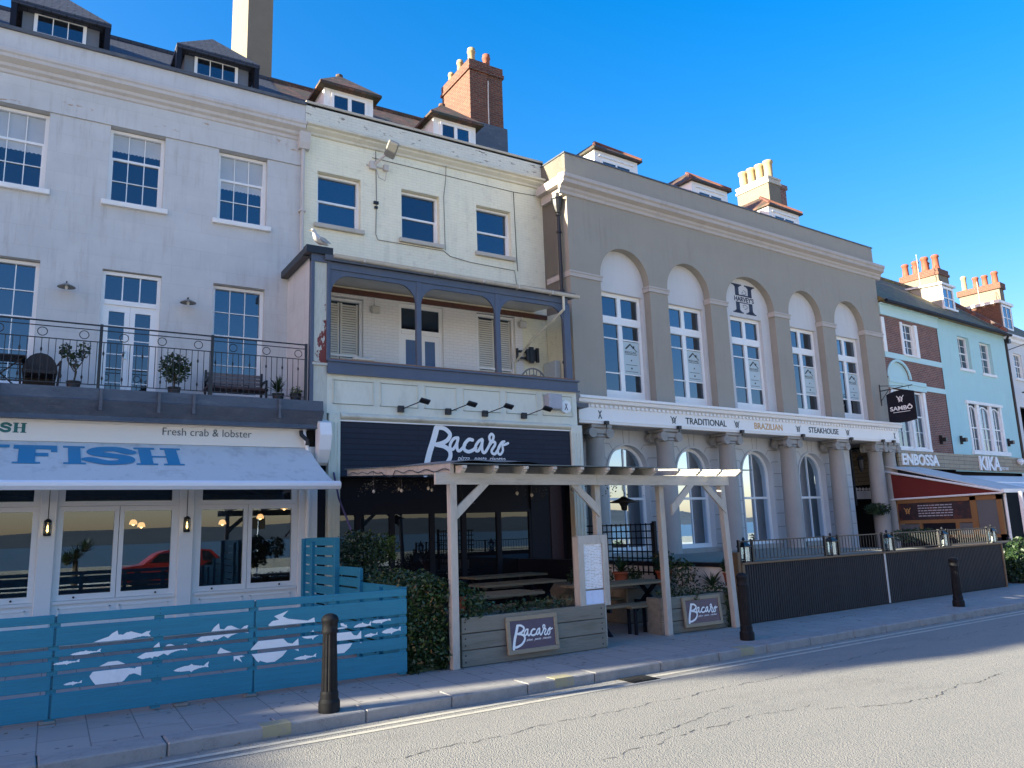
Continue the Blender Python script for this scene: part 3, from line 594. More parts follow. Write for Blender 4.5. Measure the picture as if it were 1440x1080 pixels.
# shopfront
SF=15.7
s_ = MB(); s_.box(XL,4.74,SF,SF+.3,3.49,3.86); s_.box(XL,4.76,SF-.05,SF,3.46,3.50); s_.box(XL,4.76,SF-.03,SF,3.80,3.84); fa = part(h1,'shop_fascia',s_,m_fasc)
t = MB()
for ch_,a,b in (('F',-1.02,-.82),('I',-.79,-.66),('S',-.5,-.33),('H',-.31,-.11)): slab(ch_, a if ch_!='I' else -.63, b if ch_!='I' else -.52, 3.60,3.77,SF,t)
t.v=[(v[0],v[1]-.002,v[2]) for v in t.v]
part(fa,'fascia_lettering',t,m_ink_green)
part(fa,'fascia_lettering',text_mb('Fresh crab & lobster',2.05,3.67,3.635,3.775,SF-.003,bold=-.01),m_ink_dark)
bays = [(-3.9,-2.1),(-1.62,.16),(.47,2.36),(2.73,4.58)]
wh = MB(); wh.wall(XL,5.02,0,3.49,SF+.02,[(a,b,.74,2.34) for a,b in bays]+[(a+.08,b-.08,2.42,2.95) for a,b in bays],.12)
wh.quad((5.02,SF+.02,0),(5.02,SF+.6,0),(5.02,SF+.6,3.5),(5.02,SF+.02,3.5))
for a,b in bays:                                           # panelled stall riser
    m_=(a+b)/2
    for c,d in ((a+.08,m_-.07),(m_+.07,b-.08)):
        for q_ in ((c,c+.02,.12,.62),(d-.02,d,.12,.62),(c,d,.60,.62),(c,d,.12,.14)): wh.box(q_[0],q_[1],SF+.005,SF+.03,q_[2],q_[3])
    wh.box(a-.02,b+.02,SF-.03,SF+.03,.69,.735)
prev=None
for a in (-1.97,.18,2.40,4.62):
    wh.bbox(a,a+.26,SF-.05,SF+.02,0,3.45,.012)
part(h1,'shopfront',wh,m_sfpaint)
for a,b in bays:
    m_=(a+b)/2
    for c,d in ((a,m_-.005),(m_+.005,b)):
        f = MB(); f.box(c,c+.075,SF+.03,SF+.1,.745,2.335); f.box(d-.075,d,SF+.03,SF+.1,.745,2.335); f.box(c+.075,d-.075,SF+.03,SF+.1,2.25,2.335); f.box(c+.075,d-.075,SF+.03,SF+.1,.745,.84)
        w_=part(h1,'shop_window',f,m_sfpaint); part(w_,'pane',MB().quad((c+.075,SF+.07,.84),(d-.075,SF+.07,.84),(d-.075,SF+.07,2.25),(c+.075,SF+.07,2.25)),m_glassC)
        kx = c+.3 if c<m_-.01 else d-.3; part(w_,'catch',MB().lathe([(.018,0),(.018,.02)],(0,0,0),10).xform(Matrix.Translation((kx,SF+.03,.79))@Matrix.Rotation(R(90),4,'X')),m_black)
    part(h1,'transom_pane',MB().quad((a+.08,SF+.1,2.42),(b-.08,SF+.1,2.42),(b-.08,SF+.1,2.95),(a+.08,SF+.1,2.95)),m_glassS)
# room behind the shop windows
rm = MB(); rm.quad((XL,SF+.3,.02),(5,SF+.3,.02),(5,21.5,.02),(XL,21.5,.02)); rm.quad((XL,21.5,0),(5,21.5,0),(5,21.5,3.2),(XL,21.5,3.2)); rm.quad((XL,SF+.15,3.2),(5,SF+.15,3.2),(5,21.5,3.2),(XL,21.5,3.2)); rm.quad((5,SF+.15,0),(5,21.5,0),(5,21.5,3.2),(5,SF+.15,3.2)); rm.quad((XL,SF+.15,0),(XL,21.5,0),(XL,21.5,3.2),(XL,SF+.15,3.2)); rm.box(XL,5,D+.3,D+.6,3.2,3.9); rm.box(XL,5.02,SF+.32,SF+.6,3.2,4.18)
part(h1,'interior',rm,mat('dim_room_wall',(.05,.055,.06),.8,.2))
bl = MB()
for x in (.1,.9,2.2,2.45,3.3,3.75): bl.box(x,x+.02,SF+.14,SF+.16,.75,.76)
dcb = MB(); dcb.tube([(4.70,SF-.02,3.85),(4.70,SF-.08,3.70),(4.74,SF-.1,3.55),(4.78,SF-.1,3.3),(4.78,SF-.1,.1)],.04,10); part(h1,'shop_drainpipe',dcb,m_white)
part(h1,'drain_elbow',MB().tube([(4.64,SF-.06,3.80),(4.64,SF-.08,3.72),(4.75,SF-.13,3.60),(4.75,SF-.13,3.50)],.043,10),m_black)
# pendant lamps inside
for i,(x,y,z) in enumerate(((-.25,17.2,2.55),(-.05,17.9,2.42),(.15,18.6,2.36),(2.35,17.0,2.72),(1.9,18.2,2.05),(2.1,18.6,2.0),(3.75,17.2,2.62),(4.25,18.4,2.9),(4.35,17.6,2.1),(5.0-.3,17.0,2.28),(3.6,17.8,2.0),(1.2,17.5,2.62),(-1.0,17.4,2.5))):
    L = thing('pendant_lamp','lit glass pendant lamp inside the fish restaurant, '+('upper left in the left window bay','middle of the left window bay','lower right in the left window bay','upper one in the middle bay, right pane','lower one in the middle bay, right pane','lowest one in the middle window bay','upper left in the right window bay','upper right in the right window bay','lower one in the right bay, left pane','in the far right pane','low in the right window bay','in the left pane of the middle bay','at the far left behind the glass')[i],'lamp',(x,y,z),0,'pendant lamps glowing inside the fish restaurant')
    part(L,'shade',MB().lathe([(.02,.10),(.05,.09),(.075,.04),(.08,0)],(0,0,0),14),m_warm2,False,True); part(L,'cord',MB().tube([(0,0,.1),(0,0,3.2-z)],.005,5),m_black,False); part(L,'bulb',MB().lathe([(.005,-.03),(.03,-.01),(.03,.02),(.01,.06)],(0,0,0),8),m_warm,False,True)
# wall lanterns on shop pilasters
for i,x in enumerate((.31,2.53)):
    L = thing('wall_lantern',('lit caged bulkhead lantern on the shopfront pilaster left of the middle fish restaurant windows','lit caged bulkhead lantern on the shopfront pilaster right of the middle fish restaurant windows')[i],'lantern',(x,SF-.05,1.97),0,'caged lanterns on the shopfront pilasters')
    part(L,'glass',MB().lathe([(.02,-.10),(.045,-.08),(.05,.06),(.03,.1)],(0,-.055,0),12),glass_clear('lantern_glass',.1),False,True); part(L,'flame',MB().lathe([(.005,-.07),(.02,-.05),(.014,.02),(.004,.06)],(0,-.055,0),8),m_warm,False,True)
    c=MB(); c.lathe([(.05,-.13),(.062,-.11),(.055,-.095)],(0,-.055,0),12); c.lathe([(.055,.10),(.062,.115),(.03,.15),(.01,.16)],(0,-.055,0),12); c.box(-.05,.05,-.012,0,-.13,.14)
    for k in range(6): a=k*math.pi/3; c.tube([(.058*math.cos(a),-.055+.058*math.sin(a),-.1),(.062*math.cos(a),-.055+.062*math.sin(a),0),(.056*math.cos(a),-.055+.056*math.sin(a),.1)],.004,5)
    c.tube([(.062*math.cos(a*math.pi/6),-.055+.062*math.sin(a*math.pi/6),0) for a in range(12)],.004,5,True); c.tube([(0,-.01,.15),(0,-.01,.75)],.006,5); part(L,'cage',c,m_black,False)
# dish lamps on the first floor wall
for i,(x,z) in enumerate(((.36,6.72),(2.64,6.68))):
    L = thing('wall_lamp',('grey dish wall lamp left of the balcony French doors','grey dish wall lamp right of the balcony French doors')[i],'lamp',(x,D,z),0,'dish lamps beside the balcony doors')
    part(L,'shade',MB().lathe([(.03,.10),(.06,.085),(.155,.03),(.165,.02),(.15,.025),(.05,.07)],(0,-.2,0),20),mat('galvanised_shade',(.22,.22,.2),.5,metal=.3),False,True); part(L,'arm',MB().tube([(0,0,.1),(0,-.1,.16),(0,-.2,.14),(0,-.2,.1)],.012,6),m_black,False); part(L,'bulb',MB().lathe([(.01,.07),(.03,.03),(.025,-.01),(.005,-.03)],(0,-.2,0),8),mat('frosted_bulb',(.8,.8,.75),.3),False,True)
# awning
aw = thing('shop_awning','long pale grey awning lettered in blue over the fish restaurant windows','awning',(0,SF,2.4))
YB=13.95; ZB=2.62; A0=Vector((0,SF-.02,3.46)); A1=Vector((0,YB,ZB))
f=MB(); 
N=10; prof=[]
for k in range(N+1):
    t=k/N; prof.append((A0.y+(A1.y-A0.y)*t, A0.z+(A1.z-A0.z)*t-.05*math.sin(math.pi*t)))
pr2=[(y,z-.012) for y,z in reversed(prof)]
f.ext(prof+pr2,-6.5,4.80); part(aw,'canvas',f,m_fabric)
f=MB(); f.ext([(YB+.05,ZB-.10),(YB-.05,ZB-.10),(YB-.09,ZB-.04),(YB-.09,ZB+.01),(YB-.03,ZB+.05),(YB+.04,ZB+.03)],-6.55,4.87); part(aw,'front_bar',f,m_bar)
for x in (-3,.2,4.6): part(aw,'folding_arm',MB().tube([(x,SF,3.1),(x-.9,(SF+YB)/2,2.72),(x,YB+.05,ZB-.07)],.025,6),m_bar)
tx=MB()
sl_=(A1-A0); 
for ch_,a,b in (('F',-1.7,-1.3),('I',-1.2,-1.0)): pass
def on_awn(mb, zt, zb):                                    # z in 0..1 -> down the canvas
    out=[]
    for x,y,z in mb.v:
        t=zt+(1-z)*(zb-zt); out.append((x, A0.y+(A1.y-A0.y)*t+(y)*.3, A0.z+(A1.z-A0.z)*t-.05*math.sin(math.pi*t)+.007-(y)*.8))
    mb.v=out; return mb
for ch_,a,b in (('F',-.27,.36),('I',.45,.78),('S',.80,1.52),('H',1.55,2.33)): slab(ch_,a,b,0,1,0,tx)
tx.box(-.52,-.33,-.004,0,.86,1)
on_awn(tx,.10,.50); part(aw,'awning_lettering',tx,m_ink_teal)
# ================================================================ HOUSE 2 (cream brick, Italian restaurant)
h2 = thing('terraced_house','cream painted brick terraced house with a slate blue covered verandah, above the dark restaurant sign','house',(8.7,D,0))
XA,XB=5.17,12.19
u2=[(5.49,6.6),(7.71,8.80),(9.93,11.03)]
lo=[(5.58,6.68,4.9,7.36),(7.62,8.86,4.6,7.40),(9.86,11.06,4.9,7.42)]
w1=MB(); w1.wall(XA,XB,7.55,11.45,D,[(a,b,9.12,10.48) for a,b in u2],.2); w1.quad((XB,D,7.5),(XB,D+.5,7.5),(XB,D+.5,12.2),(XB,D,12.2)); part(h2,'wall',w1,m_cream)
w1=MB(); w1.wall(XA,XB,11.6,12.2,D-.01,(),.1); w1.box(XA,XB,D-.01,D+.3,12.15,12.2); part(h2,'parapet_wall',w1,m_peel)
w1=MB(); w1.wall(XA,11.3,4.4,7.55,D+.01,lo,.1); part(h2,'verandah_back_wall',w1,m_wbrick)
w1=MB(); w1.quad((11.3,D+.01,4.4),(12.15,D+.01,4.4),(12.15,D+.01,7.55),(11.3,D+.01,7.55)); w1.quad((12.1,D,4.4),(12.1,16.45,4.4),(12.1,16.45,7.45),(12.1,D,7.55)); part(h2,'verandah_side_wall',w1,m_cream)
c2=MB(); c2.ext([(D,11.36),(D-.05,11.38),(D-.06,11.43),(D-.14,11.50),(D-.15,11.54),(D-.22,11.57),(D-.22,11.63),(D-.05,11.66),(D,11.66)],XA-.0,XB+.06); part(h2,'cornice',c2,m_creamtrim)
c2=MB(); c2.ext([(D-.05,12.2),(D-.06,12.25),(D+.3,12.27),(D+.3,12.2)],XA,XB); part(h2,'parapet_coping',c2,m_stone)
part(h2,'house_body',MB().box(XA,XB,D+.35,D+8,0,12.1),m_dark)
for a,b in u2: 
    w_=sash(h2,a,b,9.12,10.46,D,1,(1,1),zm=9.77,deep=.17,sill=.11,sillm=m_stone,fw=.06,silld=.08)
for i,(a,b,c,e) in enumerate((lo[0],lo[2])):
    w_=sash(h2,a,b,c,e-.02,D+.01,1,(1,1),zm=5.93,sill=0,fw=.075)
    sh=MB(); 
    for (p,q) in ((a+.09,(a+b)/2-.01),((a+b)/2+.01,b-.09)):
        for r0_,r1_ in ((c+.1,5.9),(5.96,e-.12)):
            sh.box(p,p+.05,D+.14,D+.15,r0_,r1_); sh.box(q-.05,q,D+.14,D+.15,r0_,r1_)
            zz=r0_
            while zz<r1_-.03: sh.add([(p+.05,D+.143,zz),(q-.05,D+.143,zz),(q-.05,D+.152,zz+.052),(p+.05,D+.152,zz+.052)],[(0,1,2,3)]); zz+=.06
    part(w_,'shutter',sh,m_shut)
a,b,c,e=lo[1]; y=D+.07; f=MB()
f.box(a,a+.09,y,y+.06,4.6,e); f.box(b-.09,b,y,y+.06,4.6,e); f.box(a+.09,b-.09,y,y+.06,e-.1,e); f.box(a+.09,b-.09,y-.02,y+.06,6.62,6.74); f.box((a+b)/2-.02,(a+b)/2+.02,y,y+.06,6.74,e-.1)
dd=part(h2,'door_frame',f,m_white); part(dd,'pane',MB().quad((a+.09,y+.04,6.7),(b-.09,y+.04,6.7),(b-.09,y+.04,e-.1),(a+.09,y+.04,e-.1)),m_glass)
for s,(p,q) in enumerate(((a+.09,(a+b)/2),((a+b)/2,b-.09))):
    f=MB(); f.box(p,p+.12,y+.01,y+.05,4.6,6.62); f.box(q-.12,q,y+.01,y+.05,4.6,6.62); f.box(p+.12,q-.12,y+.01,y+.05,6.48,6.62); d_=part(h2,'verandah_door',f,m_white)
    part(d_,'door_panel',MB().box(p+.12,q-.12,y+.02,y+.04,4.6,6.48),mat('blue_door_panel',(.07,.13,.25),.5))
    if s: part(d_,'handle',MB().lathe([(.02,0),(.025,.03)],(0,0,0),8).xform(Matrix.Translation((p+.06,y+.01,5.6))@Matrix.Rotation(R(90),4,'X')),m_black)
# verandah
vf=15.65
v=MB(); v.quad((XA,D,7.62),(11.6,D,7.62),(11.6,vf,7.36),(XA,vf,7.36)); part(h2,'verandah_ceiling',v,mat('pale_soffit_board',(.6,.58,.53),.7))
v=MB(); v.add([(XA-.1,D,7.72),(11.7,D,7.72),(11.7,vf-.12,7.62),(XA-.1,vf-.12,7.62),(XA-.1,D,7.66),(11.7,D,7.66),(11.7,vf-.12,7.50),(XA-.1,vf-.12,7.50)],[(0,1,2,3),(4,5,6,7),(3,2,6,7),(1,2,6,5),(0,3,7,4)]); part(h2,'verandah_roof',v,m_lead)
v=MB(); v.box(XA,12.1,D-.06,D+.01,7.44,7.56); part(h2,'wall_beam',v,mat('brown_peeling_beam',(.12,.05,.035),.8,.3,3,20,.4,dirt=(.04,.03,.03),dirt_amt=.7))
fl=MB(); fl.box(XA,12.1,vf+.1,D+.01,4.7,4.8); part(h2,'verandah_floor',fl,m_lead)
fa2=MB(); fa2.box(5.16,11.66,vf-.06,vf+.10,5.06,5.31); fa2.box(5.16,11.7,vf-.1,vf+.12,5.29,5.33); fa2.box(5.16,11.7,vf-.09,vf-.05,5.03,5.07); part(h2,'verandah_fascia',fa2,m_navy)
cp2=MB(); cp2.box(5.2,11.6,vf-.03,vf+.15,5.33,5.375); part(h2,'parapet_capping',cp2,mat('worn_brick_capping',(.22,.13,.09),.9,.4,6,20,.6,dirt=(.09,.10,.05),dirt_amt=.9,dirt_scale=3))
br=MB(); br.box(5.18,11.5,vf-.03,vf+.08,7.34,7.5); part(h2,'verandah_beam',br,m_navy)
posts=[(5.17,5.24),(7.24,7.36),(9.33,9.46),(11.36,11.56)]
for i,(a,b) in enumerate(posts): part(h2,'verandah_post',MB().bbox(a,b,vf-.02,vf+.09,5.36,7.34,.01),m_navy)
for (a,b) in ((5.24,7.24),(7.36,9.33),(9.46,11.36)):      # curved brackets forming flat arches
    g_=MB(); rx=.42; rz=.48; n=10; zt=7.34; zf=7.24
    for s,xc in ((1,a),(-1,b)):
        P=[(xc,vf,zt),(xc,vf,zf-rz)]
        P+=[(xc+s*rx*(1-math.cos(t*math.pi/2/n)),vf,zf-rz+rz*math.sin(t*math.pi/2/n)) for t in range(1,n+1)]
        P+=[(xc+s*rx,vf,zt)]; g_.prism(P,(0,.05,0))
    g_.box(a+rx,b-rx,vf,vf+.05,zf,zt); part(h2,'arch_spandrel',g_,m_navy)
gt=MB(); 
n=8; g_pts=[(vf-.13+.06*math.cos(math.pi+math.pi*k/n),7.62+.06*math.sin(math.pi+math.pi*k/n)) for k in range(n+1)]
gt.ext(g_pts+[(vf-.06,7.64),(vf-.2,7.64)],5.25,11.78)
for x in (5.9,7.6,8.9,9.9,10.9): gt.box(x,x+.05,vf-.205,vf-.055,7.55,7.645)
gt.v=[(x_,y_,z_-(x_-5.2)*.012) for x_,y_,z_ in gt.v]; part(h2,'gutter',gt,m_stone)
dp=MB(); dp.tube([(11.3,vf-.12,7.5),(11.3,vf-.12,7.15),(11.2,vf+.2,6.95),(11.05,vf+1.0,6.6),(10.95,D-.1,6.1),(10.95,D-.1,4.8)],.035,8); part(h2,'verandah_downpipe',dp,m_creamtrim)
# left return: white panel, peeling pilaster and capping
v=MB(); v.box(4.82,4.86,vf+.05,D,4.1,7.62); part(h2,'verandah_end_panel',v,m_stucco)
v=MB(); v.box(4.86,5.17,vf-.01,vf+.06,4.0,7.5); v.box(4.84,5.2,vf-.05,vf+.06,5.2,5.26); pl=part(h2,'peeling_pilaster',v,m_pilred)
v=MB(); v.bbox(4.79,4.87,vf-.04,vf+.09,4.0,7.56,.01); v.bbox(5.14,5.21,vf-.04,vf+.09,5.3,7.56,.01); v.box(4.79,5.21,vf-.05,vf+.09,7.46,7.62); part(h2,'pilaster_frame',v,m_navy)
v=MB(); v.ext([(0,7.62),(0,7.78),(.0,7.8),(0,7.8)],0,0) if 0 else None
v.box(4.66,5.24,vf-.12,vf+.12,7.62,7.78); v.box(4.66,4.84,vf+.12,D,7.60,7.76); part(h2,'capping',v,m_black)
# band of panels, roll moulding, sign, pilasters
pbl=MB(); pb=MB(); pb.box(5.16,11.64,vf-.0,vf+.12,4.2,5.05)
for a,b in ((5.3,6.2),(6.36,7.25),(7.42,8.22),(8.4,9.39),(9.56,10.43),(10.6,11.5)):
    for q_ in ((a,b,4.915,4.93),(a,b,4.41,4.425),(a,a+.015,4.41,4.93),(b-.015,b,4.41,4.93)): pb.box(q_[0],q_[1],vf-.022,vf,q_[2],q_[3]); pbl.box(q_[0]+(.015 if q_[1]-q_[0]<.05 else 0),q_[1]+(.012 if q_[1]-q_[0]<.05 else 0),vf-.003,vf,q_[2]-(.012 if q_[1]-q_[0]>.05 else 0),q_[3])
m_pband=mat('pale_green_white_paint',(.68,.69,.58),.55,.05,2,30,.1,dirt=(.42,.42,.33),dirt_amt=.45,stretch=(1,1,.4),dirt_scale=2.5)
part(h2,'panelled_band',pb,m_pband); part(h2,'panel_shade_line',pbl,mat('painted_moulding_shade',(.22,.24,.20),.8))  # dark strips paint in the shade beside the raised mouldings
rm_=MB(); rm_.ext([(vf,4.22)]+[(vf-.02-.09*math.sin(math.pi*k/10),4.22-.16*k/10) for k in range(11)]+[(vf,4.06)],5.46,11.37); part(h2,'roll_moulding',rm_,m_creamtrim)
sg=MB(); sg.box(5.46,11.37,vf-.02,vf+.1,2.88,4.06); sgp=part(h2,'shop_sign',sg,m_sign)
part(sgp,'sign_lettering',bacaro(7.40,9.56,2.94,4.03,vf-.022),m_ink_white)
part(sgp,'sign_lettering',text_mb('pizza . pasta .risotto',8.2,9.47,3.22,3.36,vf-.022,shear=.35,bold=0),m_ink_white)
for i,(a,b) in enumerate(((5.2,5.45),(11.38,11.73))):
    q=MB(); q.bbox(a,b,vf-.07,vf+.12,0,4.19,.01); 
    for k in range(3): xx=a+(b-a)*(.22+.28*k); q.box(xx-.012,xx+.012,vf-.085,vf-.07,.3,4.0)
    part(h2,'shop_pilaster',q,m_pband)
q=MB(); q.prism([(4.93,vf-.02,4.05),(4.93,vf-.3,3.95),(4.93,vf-.36,3.7),(4.93,vf-.28,3.4),(4.93,vf-.12,3.15),(4.93,vf-.02,3.1)],(.24,0,0)); part(h2,'scroll_bracket',q,m_white)
part(h2,'downlight_lamp_bar',MB().box(5.45,11.4,vf-.05,vf-.02,4.035,4.06),m_white)
# recessed shop
bk=MB(); bk.box(5.02,5.3,vf+.12,vf+.5,0,4.0); bk.box(5.3,11.38,16.0,16.1,2.15,3.2); bk.box(5.3,11.38,vf+.1,16.0,2.86,2.9); bk.box(10.35,11.6,15.95,16.1,0,2.9); bk.box(11.38,11.6,vf+.12,16.1,0,3.2); part(h2,'shopfront',bk,m_navydark)
edges=[5.35,5.98,6.76,7.72,8.52,9.45,10.35]
for a,b in zip(edges,edges[1:]):
    f=MB(); f.box(a,a+.06,15.96,16.04,0,2.15); f.box(b-.06,b,15.96,16.04,0,2.15); f.box(a+.06,b-.06,15.96,16.04,2.09,2.15); f.box(a+.06,b-.06,15.96,16.04,.0,.35); w_=part(h2,'shop_window',f,m_navydark)
    part(w_,'pane',MB().quad((a+.06,16.0,.35),(b-.06,16.0,.35),(b-.06,16.0,2.09),(a+.06,16.0,2.09)),m_glassS)
part(h2,'wine_panel',MB().box(10.9,11.25,15.93,15.95,0,2.7),m_wine)
# roof, dormers, chimney
RF=MB(); RF.quad((XA,D+.4,12.1),(XB+.3,D+.4,12.1),(XB+.3,D+3.7,14.85),(XA,D+3.7,14.85)); RF.quad((XA,D+3.7,14.85),(XB,D+3.7,14.85),(XB,D+8,12),(XA,D+8,12)); RF.tube([(XA,D+3.7,14.87),(XB,D+3.7,14.87)],.08,8); part(h2,'roof',RF,m_tile)
for dx in (5.95,9.16):
    y=D+1.0; d=MB(); d.box(dx,dx+1.38,y,y+2.2,12.0,13.45); dm=part(h2,'dormer',d,m_white2)
    part(dm,'dormer_roof',MB().cone_roof(dx-.17,dx+1.55,y-.22,y+2.6,13.47,(dx+.69,y+.75),(dx+.69,y+3.0),14.34,.07),m_tile)
    part(dm,'ridge_tile',MB().lathe([(.02,0),(.11,.02),(.10,.10),(.02,.14)],(dx+.69,y+.8,14.28),10),m_tile)
    f=MB(); a,b,c,e=dx+.2,dx+1.2,12.62,13.30
    f.box(a,a+.07,y-.04,y,c,e); f.box(b-.07,b,y-.04,y,c,e); f.box(a+.07,b-.07,y-.04,y,e-.07,e); f.box(a+.07,b-.07,y-.04,y,c,c+.05); f.box((a+b)/2-.05,(a+b)/2+.05,y-.045,y,c,e); part(dm,'dormer_frame',f,m_white)
    for p,q in ((a+.07,(a+b)/2-.05),((a+b)/2+.05,b-.07)): part(dm,'pane',MB().quad((p,y-.015,c+.05),(q,y-.015,c+.05),(q,y-.015,e-.07),(p,y-.015,e-.07)),m_glass)
c=MB(); c.box(11.12,11.76,19.8,21.75,12.5,16.25); c.box(11.07,11.80,19.75,21.8,16.25,16.34); c.box(11.1,11.78,19.78,21.77,16.34,16.62); c.box(11.80,12.4,19.9,21.0,12.5,16.30); c.box(11.78,12.45,19.85,21.05,16.30,16.42); c.box(11.8,12.42,19.88,21.02,16.42,16.66); chp=part(h2,'chimney',c,m_brickR)
c=MB(); c.box(11.06,12.44,19.74,21.4,12.4,14.45); part(chp,'chimney_flashing',c,m_lead)
part(chp,'lead_joint',MB().tube([(11.78,19.79,14.4),(11.77,19.78,15.2),(11.79,19.78,16.0)],.02,6),m_trim_grey)
for x,y,h,r,mm in ((11.3,21.4,.40,.11,m_potC),(11.3,20.75,.5,.12,m_potC),(11.4,20.15,.62,.14,m_potC),(11.85,20.7,.45,.13,m_potR),(12.05,20.3,.68,.14,m_potR)):
    part(chp,'chimney_pot',MB().lathe([(r,0),(r*.85,.1),(r*.82,h*.75),(r*1.0,h*.78),(r*1.0,h*.86),(r*.85,h*.88),(r*.9,h),(r*.7,h),(r*.7,h*.5)],(x,y,16.62),14),mm,True,True)
# ================================================================ HOUSE 3 (taupe, steakhouse) - local frame
O3=(12.19,16.39); F3=frame(O3,3.1)
h3 = thing('restaurant_building','large taupe building with five tall arches and a white columned steakhouse frieze','building',(O3[0],O3[1],0),R(3.1))
def P3(n,mb,mt,smooth=False,parent=None): return part(parent or h3,n,mb,mt,False,smooth)
W3=15.4; arcs=[(1.1,3.0),(3.755,5.646),(6.418,8.837),(9.63,11.54),(12.31,14.22)]
tops=[9.57,9.58,9.62,9.6,9.6]
w=MB(); w.wall(0,W3,5.05,10.8,0,[(a,b,5.0,t,8.63) for (a,b),t in zip(arcs,tops)],.25)
w.quad((0,0,4.3),(0,1.5,4.3),(0,1.5,12.05),(0,0,12.05)); w.quad((W3,0,4.3),(W3,1.5,4.3),(W3,1.5,12.05),(W3,0,12.05)); w.box(0,W3,0,.3,10.8,12.05); w.box(0,W3,.3,.5,11,12.05)
P3('wall',w,m_taupe)
w=MB(); w.box(-.03,W3+.03,-.03,.5,12.05,12.09); w.box(-.03,.4,.5,1.6,12.05,12.09); P3('parapet_coping',w,m_lead)
w=MB(); w.box(0,.35,.5,1.5,4.3,12.05); P3('return_wall',w,m_taupe)
w=MB(); w.box(.02,W3-.02,.55,9,5.0,11.9); w.box(.02,13.15,1.0,9,0,5.0); P3('building_body',w,m_dark)
w=MB(); 
pf=[(0,10.78),(-.05,10.8),(-.05,10.88),(-.10,10.93),(-.10,11.0),(-.24,11.06),(-.24,11.16),(-.29,11.20),(-.29,11.30),(-.2,11.33),(0,11.36)]
w.ext(pf,-.28,W3+.28); w.box(-.28,0,0,1.0,11.06,11.3); w.box(-.12,0,0,1.0,10.8,11.06); P3('cornice',w,m_tcorn)
for i,(a,b) in enumerate(arcs):
    o0,o1=(a+.14,b-.1) if i!=2 else (6.84,8.42)
    hz1=8.29; w=MB(); w.wall(a-.05,b+.05,5.0,9.7,.25,[(o0,o1,5.02,hz1)],.14); P3('arch_recess',w,m_lilac)
    y=.36; f=MB(); fw=.09; c=(o0+o1)/2
    f.box(o0,o0+fw,y,y+.08,5.05,hz1); f.box(o1-fw,o1,y,y+.08,5.05,hz1); f.box(o0+fw,o1-fw,y,y+.08,hz1-.11,hz1); f.box(o0+fw,o1-fw,y-.02,y+.08,7.38,7.60); f.box(o0+fw,o1-fw,y,y+.08,5.05,5.44); f.box(c-.08,c+.08,y,y+.08,5.44,7.38); f.box(c-.07,c+.07,y,y+.08,7.6,hz1-.11)
    for s0,s1 in ((o0+fw,c-.08),(c+.08,o1-fw)):
        for zz in (6.96,5.95): f.box(s0,s1,y+.02,y+.06,zz-.018,zz+.018)
    wn=P3('arch_window',f,m_white)
    g_=MB(); g_.quad((o0+fw,y+.05,5.44),(o1-fw,y+.05,5.44),(o1-fw,y+.05,hz1-.11),(o0+fw,y+.05,hz1-.11)); P3('pane',g_,m_glass,parent=wn)
    s0,s1=c+.09,o1-fw-.01; po=MB(); po.quad((s0,y+.044,5.98),(s1,y+.044,5.98),(s1,y+.044,6.93),(s0,y+.044,6.93)); P3('poster',po,mat('pale_poster',(.50,.60,.62),.6,.03,3,20,0),parent=wn)
    pl=MB(); m_=(s0+s1)/2; k=(s1-s0)
    stroke(pl,[(m_-.3*k,6.72),(m_-.03*k,6.86),(m_+.15*k,6.76)],.05,y+.042,sm=False); stroke(pl,[(m_+.0,6.84),(m_+.36*k,6.66)],.025,y+.041,sm=False); pl.box(m_+.15*k,m_+.22*k,y+.036,y+.042,6.74,6.82)
    for zz,q in ((6.55,.36),(6.24,.34),(6.04,.38)): pl.box(m_-q*k,m_+q*k,y+.037,y+.042,zz,zz+.012)
    pl.box(m_-.02,m_+.02,y+.037,y+.042,6.36,6.40); pl.box(m_-.025,m_+.025,y+.037,y+.042,6.12,6.17)
    t=text_mb('REGAL',m_-.36*k,m_+.36*k,6.585,6.65,y+.042,bold=-.01); pl.add(t.v,t.f); P3('poster_print',pl,m_ink_dark,parent=wn)
for a,b in zip([0]+[b for a,b in arcs],[a for a,b in arcs]+[W3]):
    w=MB(); e0=.04 if a>0 else .03; e1=.04 if b<W3 else .03
    w.box(a-e0,b+e1,-.03,.28 if a>0 else .0,8.44,8.55); w.box(a-e0-.015,b+e1+.015,-.05,.28 if a>0 else 0,8.55,8.60)
    if a==0: w.box(-.03,0,0,1.0,8.44,8.6)
    P3('impost_band',w,m_tcorn)
# emblem H in the middle arch
em=MB(); y=.247; x0,x1,z0,z1=7.04,8.2,8.42,9.42
def ebox(a,b,c,d,t=.004): em.box(x0+(x1-x0)*a,x0+(x1-x0)*b,y-t,y,z0+(z1-z0)*c,z0+(z1-z0)*d)
for o in (0,.56): 
    ebox(o+.14,o+.30,0.04,.38); ebox(o+.14,o+.30,.60,.96); ebox(o,o+.44,0,.045); ebox(o,o+.44,.955,1)
    for zz,s in ((.045,1),(.955,-1)): em.poly([(x0+(x1-x0)*(o+q),y-.004,z0+(z1-z0)*(zz+s*h)) for q,h in ((.05,0),(.39,0),(.30,.07),(.14,.07))])
ebox(.14,.86,.60,.645); ebox(.14,.86,.355,.385)
for cx,cz,s in ((.5,.72,1),(.5,.25,-1)):
    stroke(em,[(x0+(x1-x0)*(cx+.14*math.sin(t)*(1-t/9)),z0+(z1-z0)*(cz+s*.09*math.cos(t)*(1-t/9))) for t in [i*.6 for i in range(11)]],.018,y)
emb=P3('arch_emblem',em,m_ink_navy)
t=text_mb("HARVEY'S",x0+.10,x1-.08,8.83,9.0,y,bold=0.02); P3('emblem_name',t,m_ink_navy,parent=emb)
